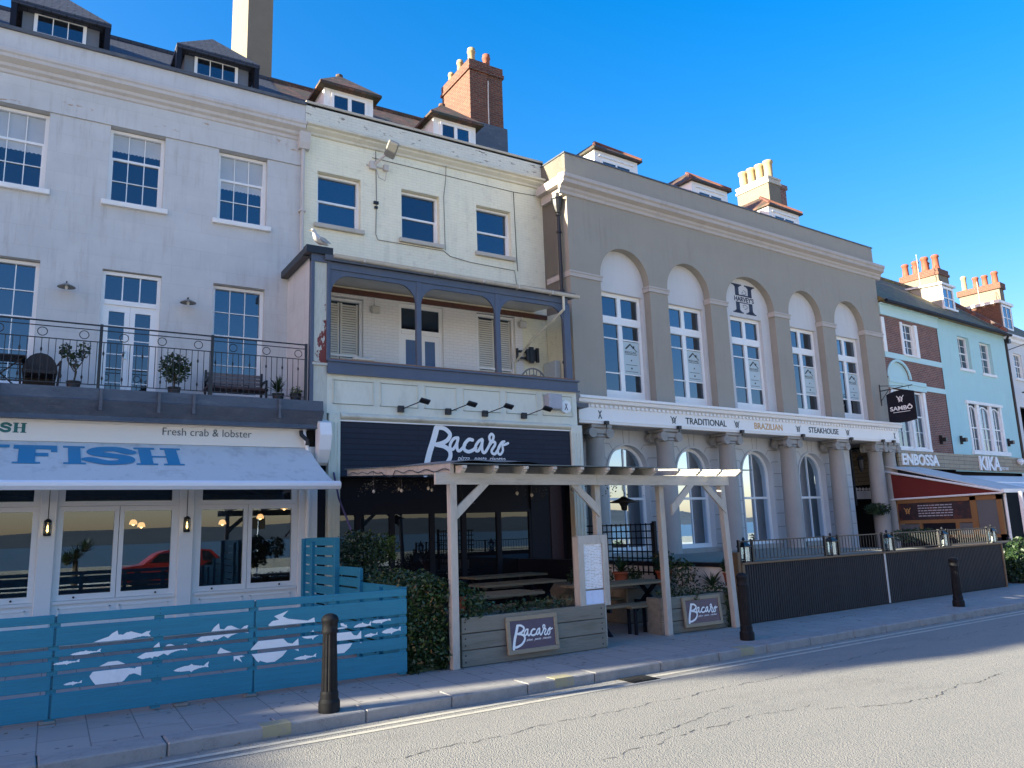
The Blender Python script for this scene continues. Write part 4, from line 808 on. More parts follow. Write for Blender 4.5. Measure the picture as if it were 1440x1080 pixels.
# entablature
EY=-.25; e=MB(); e.box(-.14,15.25,EY,.0,4.36,4.86); e.box(-.14,15.25,0,.56,4.36,4.5); e.ext([(EY,4.86),(EY-.1,4.90),(EY-.12,4.98),(EY-.16,5.0),(EY-.16,5.07),(0,5.12),(0,4.86)],-.2,15.33); e.box(-.14,15.25,EY-.02,EY,4.42,4.45)
ent=P3('entablature',e,m_white); 
e=MB(); x=-.08
while x<15.2: e.box(x,x+.09,EY-.05,EY,4.79,4.86); x+=.165
P3('dentils',e,m_white,parent=ent)
P3('soffit',MB().box(-.1,15.2,-.2,.56,4.345,4.36).box(13.1,15.2,.56,3.2,4.345,4.40),m_tcorn)
e=MB()
for x,s in ((.58,1),(3.36,1),(6.1,1),(9.15,1),(11.95,1),(14.95,1)):
    if x in (.58,14.95):
        stroke(e,[(x-.05,4.5),(x,4.62),(x-.05,4.70)],.03,EY-.002); stroke(e,[(x+.05,4.5),(x,4.62),(x+.05,4.70)],.03,EY-.003)
    else: bull(e,x,4.60,.2,EY-.002)
for b_,a,c in (('TRADITIONAL',3.85,5.62),('STEAKHOUSE',9.72,11.4)): t=text_mb(b_,a,c,4.505,4.695,EY-.002,bold=.012); e.add(t.v,t.f)
P3('frieze_lettering',e,m_ink_dark,parent=ent); P3('frieze_lettering',text_mb('BRAZILIAN',6.93,8.32,4.505,4.70,EY-.002,bold=.01),m_ink_gold,parent=ent)
for i,x in enumerate((.75,3.5,6.25,9.3,12.05,14.05,14.75)): 
    P3('frieze_spotlight',MB().box(x-.05,x+.06,EY-.10,EY-.0,4.34,4.43).tube([(x,EY-.05,4.35),(x,EY-.05,4.25)],.02,6),m_black,parent=ent)
# columns
def column(x,y0,r=.285):
    c=MB(); c.lathe([(r*1.25,.0),(r*1.25,.12),(r*1.12,.16),(r*1.12,.22),(r,.28),(r*1.0,1.6),(r*.94,3.0),(r*.86,3.78),(r*.93,3.82),(r*.86,3.86),(r*.86,3.93)],(x,y0,.15),24)
    cl=P3('column',c,m_col,True); k=MB()
    k.bbox(x-.36,x+.36,y0-.32,y0+.3,4.26,4.345,.015); k.bbox(x-.28,x+.28,y0-.27,y0+.25,4.10,4.26,.02)
    for s in (-1,1):
        for yy in (y0-.3,y0+.16):
            pr=[]; cx=x+s*.30
            k.add(*_disc(cx,yy,4.13,.135,.14))
            stroke(k,[(cx+.10*math.cos(t)*(1-t/11),4.13+.10*math.sin(t)*(1-t/11)) for t in [i*.55 for i in range(17)]],.022,yy-.0,th=.012)
    k.lathe([(r*.9,0),(r*1.02,.03),(r*1.02,.06),(r*.9,.09)],(x,y0,4.0),20)
    P3('capital',k,m_col,parent=cl)
def _disc(cx,y,cz,r,t,n=16):
    vs=[(cx+r*math.cos(2*math.pi*i/n),y+(0 if j==0 else t),cz+r*math.sin(2*math.pi*i/n)) for j in (0,1) for i in range(n)]
    return vs,[tuple(range(n)),tuple(range(n,2*n))]+[(i,(i+1)%n,(i+1)%n+n,i+n) for i in range(n)]
for x in (.66,3.30,5.97,8.97,11.68,14.08,14.95): column(x,.1)
# ground floor wall with arched windows
lw=[(1.46,2.98),(4.16,5.64),(7.12,8.62),(10.08,11.56)]
w=MB(); w.wall(0,13.2,0,4.36,.55,[(a,b,.96,3.92,3.18) for a,b in lw],.2); w.quad((13.2,.55,0),(13.2,3.3,0),(13.2,3.3,4.36),(13.2,.55,4.36)); w.quad((13.2,3.3,0),(15.4,3.3,0),(15.4,3.3,4.36),(13.2,3.3,4.36))
m_gf=mat('pale_grey_ground_floor_render',(.61,.615,.605),.75,.06,1.0,40,.15,streak=.3); P3('ground_floor_wall',w,m_gf)
j=MB(); seg=[]                                             # rusticated joints drawn as dark strips in place of the grooves' shade
m_joint=mat('joint_shadow_gap',(.20,.185,.18),.9,.1)
edges_=[0]+[v for ab in lw for v in ab]+[13.2]
for i in range(0,len(edges_),2):
    a,b=edges_[i],edges_[i+1]
    for zz in (1.05,1.48,1.91,2.34,2.77,3.20): j.box(a+.001,b-.001,.546,.5505,zz-.007,zz+.007)
for a,b in lw:
    c=(a+b)/2; rx=(b-a)/2; stroke(j,[(c-.1,3.97),(c-.13,4.34)],.014,.549,sm=False); stroke(j,[(c+.1,3.97),(c+.13,4.34)],.014,.549,sm=False)
    for s in (-1,1):
        stroke(j,[(c+s*rx*.68,3.76),(c+s*(rx*.68+.14),3.95),(c+s*(rx+.4),3.97)],.014,.549,sm=False); stroke(j,[(c+s*rx*.96,3.42),(c+s*(rx*.96+.1),3.58),(c+s*(rx+.4),3.59)],.014,.549,sm=False)
P3('masonry_joints',j,m_joint)
for a,b in lw: w=MB(); w.arch_ring(a,b,3.18,3.92,.50,.552,.05); w.box(a-.05,a,.52,.551,1.0,3.18); w.box(b,b+.05,.52,.551,1.0,3.18); P3('window_surround',w,m_gf)
for a,b in lw:
    f=MB(); y=.70; f.box(a,a+.09,y,y+.07,.96,3.18); f.box(b-.09,b,y,y+.07,.96,3.18); f.arch_ring(a+.09,b-.09,3.18,3.83,y,y+.07,.09); f.box(a+.09,b-.09,y,y+.07,.96,1.08); f.box(a+.09,b-.09,y-.01,y+.06,2.38,2.45); f.box((a+b)/2-.018,(a+b)/2+.018,y+.01,y+.05,1.08,3.82)
    wn=P3('arched_window',f,m_white); P3('pane',MB().arch_fill(a+.09,b-.09,3.18,3.83,y+.04,1.08),m_glassB,parent=wn)
    P3('sill',MB().bbox(a-.12,b+.12,.40,.70,.78,.955,.01),m_col,parent=wn)
w=MB(); w.box(0,13.25,.48,.56,.42,.5); P3('plinth_band',w,m_navydark)
P3('plinth',MB().box(0,13.25,.50,.555,0,.42),m_palewall)
# cast iron rainwater pipe on the return
p_=MB(); p_.tube([(-.14,.22,10.9),(-.14,.22,4.8)],.055,10); p_.lathe([(.07,-.15),(.12,.05),(.15,.22),(.17,.25),(.17,.28),(.05,.28)],(-.16,.22,10.45),10)
for zz in (10.2,9.7,8.0,6.0): p_.lathe([(.055,0),(.075,.02),(.075,.07),(.055,.09)],(-.14,.22,zz),10)
P3('rainwater_pipe',p_,m_black)
# roof, dormers, chimney
r_=MB(); r_.quad((0,.6,12.0),(15.4,.6,12.0),(15.4,4.2,13.3),(0,4.2,13.3)); r_.quad((0,4.2,13.3),(15.4,4.2,13.3),(15.4,9,12),(0,9,12)); P3('roof',r_,m_slate)
m_hip=mat('dull_red_hip_tile',(.15,.06,.04),.8,.3,8)
for dx in (3.02,7.66,12.05):
    y=2.1; d=MB(); d.box(dx,dx+1.95,y,y+2.2,11.9,13.95); dm=P3('dormer',d,m_white2)
    P3('dormer_roof',MB().cone_roof(dx-.1,dx+2.08,y-.13,y+2.5,13.96,(dx+.97,y+1.05),(dx+.97,y+2.1),14.85,.06),m_tile,parent=dm)
    P3('hip_tiles',MB().tube([(dx+2.06,y-.11,13.98),(dx+.97,y+1.05,14.87)],.06,6).tube([(dx-.08,y-.11,13.98),(dx+.97,y+1.05,14.87)],.05,6),m_hip,parent=dm)
    f=MB(); a,b,c,e=dx+.28,dx+1.62,13.0,13.62; f.box(a,a+.07,y-.03,y,c,e); f.box(b-.07,b,y-.03,y,c,e); f.box(a+.07,b-.07,y-.03,y,e-.07,e); f.box((a+b)/2-.035,(a+b)/2+.035,y-.03,y,c,e-.07); f.box(a-.1,b+.1,y-.05,y,e+.08,e+.12)
    fo=P3('dormer_frame',f,m_white,parent=dm); P3('pane',MB().quad((a+.07,y-.01,c),(b-.07,y-.01,c),(b-.07,y-.01,e-.07),(a+.07,y-.01,e-.07)),m_glass,parent=dm)
c=MB(); c.box(14.9,15.72,4.0,5.7,12,16.35); cs=P3('chimney',c,m_chrend)
c=MB(); c.box(15.72,16.35,4.15,5.4,12,16.35); c.box(15.70,16.42,4.1,5.45,16.35,16.55); P3('brick_stack',c,m_brickD,parent=cs)
c=MB(); c.box(14.85,15.78,3.95,5.75,16.35,16.45); c.box(14.88,15.75,3.98,5.72,16.45,16.58); c.box(14.85,15.78,3.95,5.75,16.58,16.66); P3('chimney_cap',c,m_stone,parent=cs)
for k,yy in enumerate((4.15,4.6,5.05,5.5)): P3('chimney_pot',MB().lathe([(.17,0),(.19,.65),(.225,.70),(.225,.80),(.17,.82),(.14,.6)],(15.2,yy,16.66),14),m_potC,True,parent=cs)
# hanging sign on bracket
hs=thing('hanging_sign','black hanging sign with a white bull emblem on an iron bracket at the taupe building','sign',tuple(F3@Vector((14.75,0,5.1))),R(3.1))
H3=Matrix.Translation((-14.75,0,-5.1))
def PH(n,mb,mt,parent=None): mb.xform(H3); return part(parent or hs,n,mb,mt,False)
b_=MB(); b_.tube([(14.75,0,6.30),(14.75,-1.25,6.34)],.018,6); b_.tube([(14.75,0,6.5),(14.75,-.9,6.36)],.012,6); b_.tube([(14.75,-.02,6.55),(14.75,-.02,5.75)],.018,6); b_.tube([(14.75,0,5.9),(14.75,-.35,6.30)],.012,6)
for yy in (-.42,-1.1): b_.tube([(14.75,yy,6.33),(14.75,yy,6.24)],.008,5)
PH('bracket',b_,m_black)
s0,s1=-.25,-1.28; pts=[(s0+(s1-s0)*k/8, 5.10-.07*math.sin(math.pi*k/8)) for k in range(9)]+[(s1+(s0-s1)*k/8, 6.12+.10*math.sin(math.pi*k/8)) for k in range(9)]
b_=MB(); b_.prism([(14.72,y,z) for y,z in pts],(.05,0,0)); brd=PH('sign_board',b_,m_navydark)
t=text_mb('SAMBÔ',0,.84,0,.20,0,bold=.03); bull(t,.42,.42,.22,0,.03); t.box(.1,.74,-.004,0,-.07,-.05)
t.v=[(14.715-abs(y)*.3, s0-.09-x, 5.48+z) for x,y,z in t.v]; PH('sign_lettering',t,m_ink_white,brd)
# wall lamp & aerial
# ================================================================ HOUSE 4 (brick and mint render) - local frame
O4=(27.6,17.25); h4=thing('terraced_house','terraced house half brick, half mint green render, with a mossy tiled roof','house',(O4[0],O4[1],0),R(5))
def P4(n,mb,mt,smooth=False,parent=None): return part(parent or h4,n,mb,mt,False,smooth)
w=MB(); w.wall(0,4.6,4.1,9.42,0,[(1.45,2.75,7.95,9.28),(.12,2.8,4.2,6.50),(.12,1.76,6.9,7.62,6.95)],.1); w.quad((0,0,9.42),(4.6,0,9.42),(4.6,0,9.9),(0,0,9.9)); P4('brick_wall',w,m_brickD)
w=MB(); w.wall(4.6,11.3,3.4,9.95,-.02,[(6.38,7.48,7.88,9.33),(8.52,9.68,7.85,9.30),(6.38,9.75,4.32,6.36)],.22); P4('wall',w,m_tealwall)
P4('house_body',MB().box(0,11.3,.5,8,0,9.8).box(0,11.3,.3,.6,0,3.4),m_dark)
w=MB(); w.box(0,4.62,-.06,.02,9.40,9.80); w.box(0,4.62,-.12,.02,9.80,9.86); w.box(0,4.58,-.04,.02,7.70,7.92); w.box(2.8,4.55,-.05,.02,6.58,6.78); w.box(0,2.85,-.10,.02,6.72,6.88); w.box(0,2.9,-.06,.02,6.52,6.72); w.arch_ring(.12,1.76,6.95,7.6,-.04,.02,.09); w.arch_fill(.12,1.76,6.95,7.6,.06,6.88)
P4('mint_trim',w,m_tealtrim)
for a,b,c,e in ((1.5,2.7,7.95,9.28),(-.95,.2,7.95,9.28)):
    if a<0: w_=MB(); w_.box(0,.22,-.05,.05,7.92,9.3); P4('pilaster_strip',w_,m_white2); continue
    f=MB(); f.box(a-.05,a+.12,-.04,.1,c,e); f.box(b-.15,b+.1,-.04,.1,c,e); P4('window_casing',f,m_white2)
    sash(h4,a+.12,b-.15,c,e,-.02,2,(2,2),sill=.06,world=False)
w=MB(); w.box(.12,.28,-.03,.06,4.2,6.5); w.box(2.6,2.8,-.03,.06,4.2,6.5); w.box(1.48,1.66,-.02,.06,4.2,6.5); w.box(.12,2.8,-.05,.06,4.12,4.22); P4('window_casing',w,m_white2)
for a,b in ((.28,1.48),(1.66,2.6)): sash(h4,a,b,4.22,6.48,-.02,2,(1,2),zm=5.5,sill=0,world=False)
sash(h4,6.38,7.48,7.88,9.33,.0,2,(2,2),sill=.12,world=False,deep=.14); sash(h4,8.52,9.68,7.85,9.30,.0,2,(2,2),sill=.12,world=False,deep=.14)
w=MB(); 
for a,b in ((6.38,6.5),(7.25,7.5),(8.5,8.75),(9.6,9.78)): w.box(a,b,-.05,.04,4.32,6.36)
w.box(6.25,9.85,-.1,.02,6.34,6.46); w.box(6.3,9.95,-.12,.02,4.14,4.32); P4('window_casing',w,m_white2)
for a,b in ((6.5,7.25),(7.5,8.5),(8.75,9.6)):
    f=MB(); f.box(a,a+.05,.02,.08,4.32,6.2); f.box(b-.05,b,.02,.08,4.32,6.2); f.arch_ring(a+.05,b-.05,5.95,6.22,.02,.08,.05); f.box(a,b,.02,.08,5.28,5.33); f.box((a+b)/2-.012,(a+b)/2+.012,.03,.07,4.32,6.2); f.box(a,b,.03,.07,4.82,4.84)
    wn=P4('arched_window',f,m_white); P4('pane',MB().quad((a,.06,4.32),(b,.06,4.32),(b,.06,6.34),(a,.06,6.34)),m_glass,parent=wn)
tc=MB(); tc.box(-.02,11.3,-.08,-.0,3.45,4.10); P4('timber_fascia',tc,m_timb)
t=text_mb('ENBOSSA',.15,3.0,3.56,4.0,-.085,depth=.05,bold=.03); P4('shop_name',t,m_ink_white)
t=text_mb('KIKA',6.62,8.65,3.47,4.08,-.085,depth=.05,bold=.025); t2=text_mb('BEACH BAR',8.72,9.5,3.52,3.66,-.085); t.add(t2.v,t2.f); P4('shop_name',t,m_ink_white)
for x,z in ((3.55,4.62),(5.3,4.68),(9.95,4.75)):
    P4('wall_uplighter',MB().box(x-.05,x+.12,-.28,-.1,z-.06,z+.10).box(x,x+.06,-.12,0,z-.15,z+.2),m_black)
P4('ball_lamp',MB().lathe([(.03,-.14),(.14,-.05),(.16,.05),(.08,.15)],(10.6,-.2,3.9),12),m_ink_white,True)
# roof
r_=MB(); r_.quad((-.0,-.28,9.92),(11.35,-.28,9.92),(11.35,3.4,13.0),(0,3.4,13.0)); r_.quad((0,3.4,13),(11.35,3.4,13),(11.35,8,9.8),(0,8,9.8)); r_.quad((0,-.28,9.90),(11.35,-.28,9.90),(11.35,0,9.88),(0,0,9.88)); r_.quad((0,-.28,9.92),(0,3.4,13.0),(0,8,9.8),(0,1,9.8)); r_.tube([(0,3.4,13.03),(11.35,3.4,13.03)],.09,8); P4('roof',r_,m_mossy)
P4('gutter',MB().tube([(0,-.33,9.88),(11.35,-.33,9.88)],.07,8),m_navydark)
dm=P4('dormer',MB().prism([(8.17,1.15,11.05),(8.17,1.15,12.22),(8.17,2.9,12.4)],(1.15,0,0)),mat('dormer_cheek_render',(.36,.34,.29),.85,.15,4,20,.3))
P4('dormer_roof',MB().prism([(8.05,1.0,12.24),(8.05,1.0,12.34),(8.05,2.9,12.46),(8.05,2.9,12.38)],(1.4,0,0)),m_white2,parent=dm); sd_=MB(); sd_.box(8.17,8.27,1.08,1.15,11.1,12.2); sd_.box(9.2,9.32,1.08,1.15,11.1,12.2); sd_.box(8.27,9.2,1.08,1.15,12.08,12.2); sd_.box(8.1,9.4,1.0,1.15,11.05,11.15); sd_.box(8.27,9.2,1.09,1.14,11.62,11.67); sd_.box(8.72,8.76,1.09,1.14,11.15,12.1); P4('dormer_frame',sd_,m_white,parent=dm); P4('pane',MB().quad((8.27,1.12,11.15),(9.2,1.12,11.15),(9.2,1.12,12.08),(8.27,1.12,12.08)),m_glass,parent=dm)
P4('party_wall',MB().prism([(11.2,-.2,10.05),(11.2,-.2,10.25),(11.2,3.4,13.35),(11.2,3.4,13.1)],(.3,0,0)),m_tileR)
def chim(x0,x1,y0,y1,z1,pots,pm,root=None):
    c=MB(); c.box(x0,x1,y0,y1,11,z1-.35); cs=P4('chimney',c,m_chrend,parent=root)
    c=MB(); c.box(x0-.06,x1+.06,y0-.06,y1+.06,z1-.35,z1-.22); c.box(x0-.02,x1+.02,y0-.02,y1+.02,z1-.22,z1); P4('chimney_cap',c,m_brickR,parent=cs)
    for x,y,h,r in pots: P4('chimney_pot',MB().lathe([(r,0),(r*.85,.15),(r*.78,h*.8),(r,h*.84),(r,h*.92),(r*.8,h),(r*.6,h),(r*.6,h*.5)],(x,y,z1),12),pm,True,parent=cs)
chim(12.45,13.6,3.0,5.0,14.4,[(12.7,4.75,.72,.19),(12.7,4.2,.74,.19),(12.7,3.7,.82,.21),(12.7,3.15,.78,.2),(13.3,4.5,.7,.18),(13.3,3.9,.7,.18)],m_potR)
sh=P4('slate_stack',MB().prism([(12.40,2.94,13.0),(12.40,5.05,13.0),(12.40,5.05,13.7),(12.40,2.94,13.7)],(.04,0,0)),m_chrend)
P4('tv_aerial',MB().tube([(11.2,3.4,13),(11.2,3.4,15.0)],.015,5).tube([(10.9,3.4,14.7),(11.5,3.4,14.7)],.01,4).tube([(10.95,3.4,14.3),(11.45,3.4,14.3)],.01,4).tube([(11.0,3.4,13.9),(11.4,3.4,13.9)],.01,4),m_trim_grey)
# ================================================================ HOUSE 5 and beyond
F4=frame(O4,5); o5=F4@Vector((11.36,.1,0)); h5=thing('terraced_house','white rendered terraced house at the right edge, with a black pipe down its left side','house',(o5.x,o5.y,0),R(6.5))
def P5(n,mb,mt,smooth=False,parent=None): return part(parent or h5,n,mb,mt,False,smooth)
w=MB(); w.wall(0,10,0,9.85,0,[(1.15,2.2,8.0,9.25),(4.3,5.4,8.0,9.25),(1.0,2.4,4.9,6.6)],.15); P5('wall',w,m_palewall); P5('house_body',MB().box(0,10,.5,8,0,9.8),m_dark)
w=MB(); w.ext([(0,9.75),(-.1,9.78),(-.12,9.9),(-.25,9.98),(-.25,10.08),(0,10.1)],0,10); P5('cornice',w,m_white2)
sash(h5,1.15,2.2,8.0,9.25,0,3,(2,2),world=False); sash(h5,4.3,5.4,8.0,9.25,0,3,(2,2),world=False)
P5('rainwater_pipe',MB().tube([(.1,-.3,9.95),(.1,-.12,9.6),(.12,-.12,3.5)],.06,8).box(.0,.25,-.3,-.05,9.55,9.75),m_black)
P5('wall_bracket',MB().tube([(.5,-.05,9.3),(1.6,-.9,9.75)],.02,5).box(.3,1.2,-.5,-.4,7.15,7.2),m_black)
r_=MB(); r_.quad((0,-.2,10.05),(10,-.2,10.05),(10,3.4,13.0),(0,3.4,13.0)); r_.quad((0,3.4,13),(10,3.4,13),(10,8,9.8),(0,8,9.8)); P5('roof',r_,m_mossy)
dm=P5('dormer',MB().box(3.3,4.9,1.0,3.0,10.6,12.35),m_brickR)
P5('dormer_roof',MB().box(3.2,5.0,.9,3.1,12.35,12.5),m_white2,parent=dm); P5('dormer_frame',MB().box(3.5,3.6,.95,1.0,11.0,12.3).box(4.6,4.7,.95,1.0,11.0,12.3).box(3.6,4.6,.95,1.0,12.2,12.3).box(3.6,4.6,.95,1.0,11.0,11.08).box(4.08,4.12,.96,1.0,11.08,12.2).box(3.6,4.6,.96,1.0,11.6,11.64),m_white,parent=dm); P5('pane',MB().quad((3.6,.98,11),(4.6,.98,11),(4.6,.98,12.3),(3.6,.98,12.3)),m_glass,parent=dm)
c=MB(); c.box(9.1,9.7,2.8,5.0,11,14.6); cs=P5('chimney',c,m_chrend); c=MB(); c.box(9.0,9.8,2.7,5.1,14.6,14.95); P5('chimney_cap',c,m_brickR,parent=cs)
P5('chimney_side_wedge',MB().prism([(7.6,3.0,13.0),(9.1,3.0,13.9),(9.1,3.0,12.6),(7.0,3.0,12.4)],(0,2,0)),m_brickD,parent=cs)  # dark brick wedge rising to the side of the chimney
for y,h,r,mm in ((4.75,.95,.17,m_potC),(4.1,.72,.19,m_potR),(3.6,.7,.19,m_potR),(3.05,.78,.2,m_potR)): P5('chimney_pot',MB().lathe([(r,0),(r*.85,.15),(r*.8,h*.8),(r,h*.84),(r,h*.92),(r*.8,h),(r*.6,h),(r*.6,h*.5)],(9.4,y,14.95),12),mm,True,parent=cs)
P5('tv_aerial',MB().tube([(7.6,3.4,13),(7.6,3.4,14.9)],.015,5).tube([(7.0,3.4,14.6),(8.2,3.2,14.7)],.012,4).tube([(7.1,3.4,14.4),(8.0,3.3,14.4)],.012,4),m_trim_grey)
# further terrace, off to both sides
far=thing('terraced_house','plain pale terraced house beyond the right edge of the picture','house',tuple(F4@Vector((21.3,.6,0))),R(9))
part(far,'wall',MB().box(0,26,0,8,0,10.2),m_palewall,False); part(far,'roof',MB().prism([(0,-.2,10.2),(0,4,13),(0,8,10.2)],(26,0,0)),m_slate,False)
lf=thing('terraced_house','plain stuccoed terraced house beyond the left edge of the picture','house',(-18,D,0))
part(lf,'wall',MB().box(-28,XL,D,D+8,0,12.1),m_stucco); part(lf,'roof',MB().prism([(-28,D+.3,12.1),(-28,D+3.6,14.7),(-28,D+7,12.1)],(28+XL,0,0)),m_slate)
bb=thing('shadow_building','unseen building added beyond the left edge of the picture to shade the street','building',(-32,15,0))  # unseen block, placed and sized to cast the street shadow
part(bb,'wall',MB().box(-33.5,-30,13.35,26,0,14.2),m_brickD)
part(bb,'roof',MB().box(-33.6,-29.9,13.25,26,14.2,14.4),m_slate)
# awnings and timber screen of the steakhouse terrace end
sa=thing('terrace_awning','sloping grey awning with a long dark red side cheek below the timber shop fascia','awning',(27.2,16,2.3),R(5))
XC=26.9; yb=13.35; 
a=MB(); a.prism([(XC,yb,2.36),(XC,17.9,3.36),(XC,17.9,2.28),(XC,yb,2.30)],(.03,0,0)); part(sa,'red_cheek',a,m_red)
a=MB(); a.prism([(XC-.05,yb,2.42),(XC-.05,17.3,3.52),(XC-.05,17.3,3.48),(XC-.05,yb,2.38)],(2.1,0,0)); part(sa,'canvas',a,m_fabric)
a=MB(); a.tube([(XC-.05,yb,2.38),(XC-.05,17.9,3.44)],.04,6); a.tube([(XC-.03,yb,2.32),(XC-.03,17.9,2.27)],.035,6); a.box(XC-.06,XC+2.1,yb-.08,yb,2.32,2.44); a.tube([(XC+.3,yb+.1,2.3),(XC+.3,yb+.1,-.0)],.05,8); part(sa,'white_frame',a,m_bar)
sc_=thing('timber_screen','orange timber screen with mesh panels and a dark menu banner, below the red awning cheek','screen',(27.0,15,0))
XT=26.93; a=MB()
for y0,y1,z0,z1 in ((13.45,13.6,.3,2.28),(14.25,14.45,.3,2.25),(13.45,17.2,2.12,2.27),(14.45,17.2,1.40,1.52),(17.05,17.2,.3,2.25),(14.9,15.02,.3,1.4),(16.2,16.3,.3,1.4),(13.45,17.2,.9,1.0),): a.box(XT,XT+.09,y0,y1,z0,z1)
part(sc_,'frame',a,m_orange)
a=MB(); a.box(XT+.03,XT+.05,14.45,17.05,1.52,2.12); bn=part(sc_,'banner',a,mat('dark_banner',(.03,.02,.025),.5,.5,4,9,0,dirt=(.22,.05,.02),dirt_amt=.8,dirt_scale=2.2))
t=MB(); q=random.Random(4)
for k in range(5):
    zz=2.0-.09*k; u=0
    while u<1.2: l=q.uniform(.05,.16); t.box(XT+.02,XT+.03,16.3-u-l,16.3-u,zz,zz+.035); u+=l+.03
b_=MB(); bull(b_,0,0,.2,0,.03); b_.v=[(XT+.025+abs(y)*0,16.7-x,1.85+z) for x,y,z in b_.v]; part(bn,'banner_emblem',b_,m_ink_gold); part(bn,'banner_print',t,mat('banner_print',(.45,.45,.5),.5))
a=MB(); a.box(XT+.03,XT+.04,13.6,14.25,1.0,2.12); a.box(XT+.03,XT+.04,14.45,14.9,1.0,1.38); a.box(XT+.03,XT+.04,16.3,17.05,1.0,1.38); part(sc_,'mesh_panel',a,mat('grey_mesh',(.11,.12,.13),.6,.1,3,80,.2))
part(sc_,'dark_lower_panel',MB().box(XT+.0,XT+.05,13.4,17.2,0,.9).box(XT+.05,XT+.06,15.02,16.2,1.0,1.4),m_navydark)
sb=thing('second_awning','dark red awning cheek with a white post at the right edge of the picture','awning',(29,13.3,2))
part(sb,'canopy',MB().prism([(29.6,13.6,2.45),(29.6,17.4,3.22),(29.6,17.4,3.18),(29.6,13.6,2.40)],(9,.3,0)),m_bar); part(sb,'canopy_rail',MB().box(29.6,38,13.5,13.6,2.3,2.46).box(29.6,38,15.2,15.28,2.72,2.80),m_ink_white)
part(sb,'red_cheek',MB().prism([(27.6,12.9,2.2),(27.6,13.2,2.3),(27.6,13.2,1.4),(27.6,12.9,1.3)],(3,0,0)),m_red); part(sb,'post',MB().box(27.35,27.45,13.0,13.1,0,2.35),m_bar)
# ================================================================ street: bollards
def bollard(label, x, y, h=.93, tilt=0):
    b=thing('bollard',label,'bollard',(x,y,0),0,'cast iron bollards along the kerb')
    fl=lambda k,z: (1-.10*(k%3==0)) if .2<z<.74 else 1
    mb=MB(); mb.lathe([(.115,0),(.118,.03),(.118,.10),(.108,.115),(.100,.13),(.100,.18),(.092,.2),(.090,.205),(.078,.735),(.080,.745)],(0,0,0),36,fl); mb.v=[(a*.88,b_*.88,c*h/.93) for a,b_,c in mb.v]; part(b,'shaft',mb,m_bollard,False)
    mb=MB(); mb.lathe([(.082,.742),(.092,.75),(.092,.765),(.086,.775),(.088,.85),(.096,.86),(.096,.88),(.088,.89),(.080,.905),(.055,.92),(.02,.93)],(0,0,0),32,None); mb.v=[(a*.88,b_*.88,c*h/.93) for a,b_,c in mb.v]; part(b,'cap',mb,m_bollard,False,True)
    b.rotation_euler=(0,tilt,0); return b
bollard('black fluted iron bollard in front of the blue fish fence',2.64,7.77+.05,.93)
bollard('black fluted iron bollard between the small planter sign and the dark steakhouse deck',9.03,8.28,.95,R(-.5))
bollard('black fluted iron bollard in front of the right half of the dark deck',14.89,8.45,.90,R(1))
# ================================================================ fish fence
ff=thing('slatted_fence','bright blue slatted fence with pale painted fish, in front of the fish restaurant','fence',(0,9.1,0))
BO=[(.05,.283),(.317,.453),(.487,.583),(.617,.688),(.722,.903),(.937,1.02)]      # board bands
BY=lambda x: 9.10+.02*0
FY=9.08
for i,(a,b) in enumerate(((-3.6,-1.62),(-1.6,.30),(.32,2.205),(2.225,4.03))):
    m_=MB()
    for k,(c,e) in enumerate(BO): m_.bbox(a,b,FY,FY+.02,c+rnd.uniform(-.003,.003),e+rnd.uniform(-.003,.003),.004)
    part(ff,'fence_boards',m_,m_teal)
for x in (-1.61,.31,1.25,2.21,3.1,3.98,-.7): part(ff,'post',MB().box(x-.045,x+.045,FY+.021,FY+.09,.02,1.0),m_teal)
def in_bands(z0,z1):
    for c,e in BO:
        a=max(z0,c+.004); b=min(z1,e-.004)
        if b-a>.001: yield a,b
def scan(P, mb, y, dz=.004):                               # polygon cut into thin strips so that the gaps stay open
    zs=[p[1] for p in P]; z=min(zs)
    while z<max(zs):
        z2=min(z+dz,max(zs))
        for a,b in in_bands(z,z2):
            def xs(zz):
                o=[]; n=len(P)
                for i in range(n):
                    (x0,z0),(x1,z1)=P[i],P[(i+1)%n]
                    if (z0<=zz)!=(z1<=zz): o.append(x0+(x1-x0)*(zz-z0)/(z1-z0))
                return sorted(o)
            q=xs((a+b)/2)
            for u,v in zip(q[::2],q[1::2]): mb.quad((u,y,a),(v,y,a),(v,y,b),(u,y,b))
        z=z2
COD=[(0,.28),(.10,.42),(.28,.62),(.33,.80),(.42,.98),(.44,.70),(.52,.66),(.58,.80),(.66,.82),(.78,.66),(.84,.60),(.92,.74),(.99,.76),(.96,.56),(1,.38),(.86,.44),(.76,.40),(.66,.32),(.60,.22),(.52,.34),(.40,.20),(.33,.24),(.30,.14),(.26,.20),(.1,.16)]
MAC=[(0,.45),(.12,.62),(.3,.75),(.45,.78),(.5,.90),(.56,.76),(.72,.66),(.85,.60),(.93,.85),(1,.95),(.97,.62),(.99,.40),(.88,.48),(.7,.40),(.56,.28),(.5,.12),(.46,.26),(.25,.26),(.08,.34)]
FLAT=[(0,.50),(.04,.62),(.16,.84),(.34,1.0),(.52,1.0),(.66,.86),(.76,.66),(.86,.62),(.98,.80),(.99,.52),(.99,.30),(.86,.42),(.76,.40),(.66,.18),(.5,.0),(.34,.0),(.2,.10),(.18,.04),(.13,.12),(.04,.36)]
SQD=[(0,.7),(.1,1),(.28,.82),(.55,.62),(.75,.55),(.9,.62),(.8,.45),(.98,.35),(.8,.30),(.9,0),(.68,.25),(.6,.1),(.58,.4),(.3,.45),(.1,.5)]
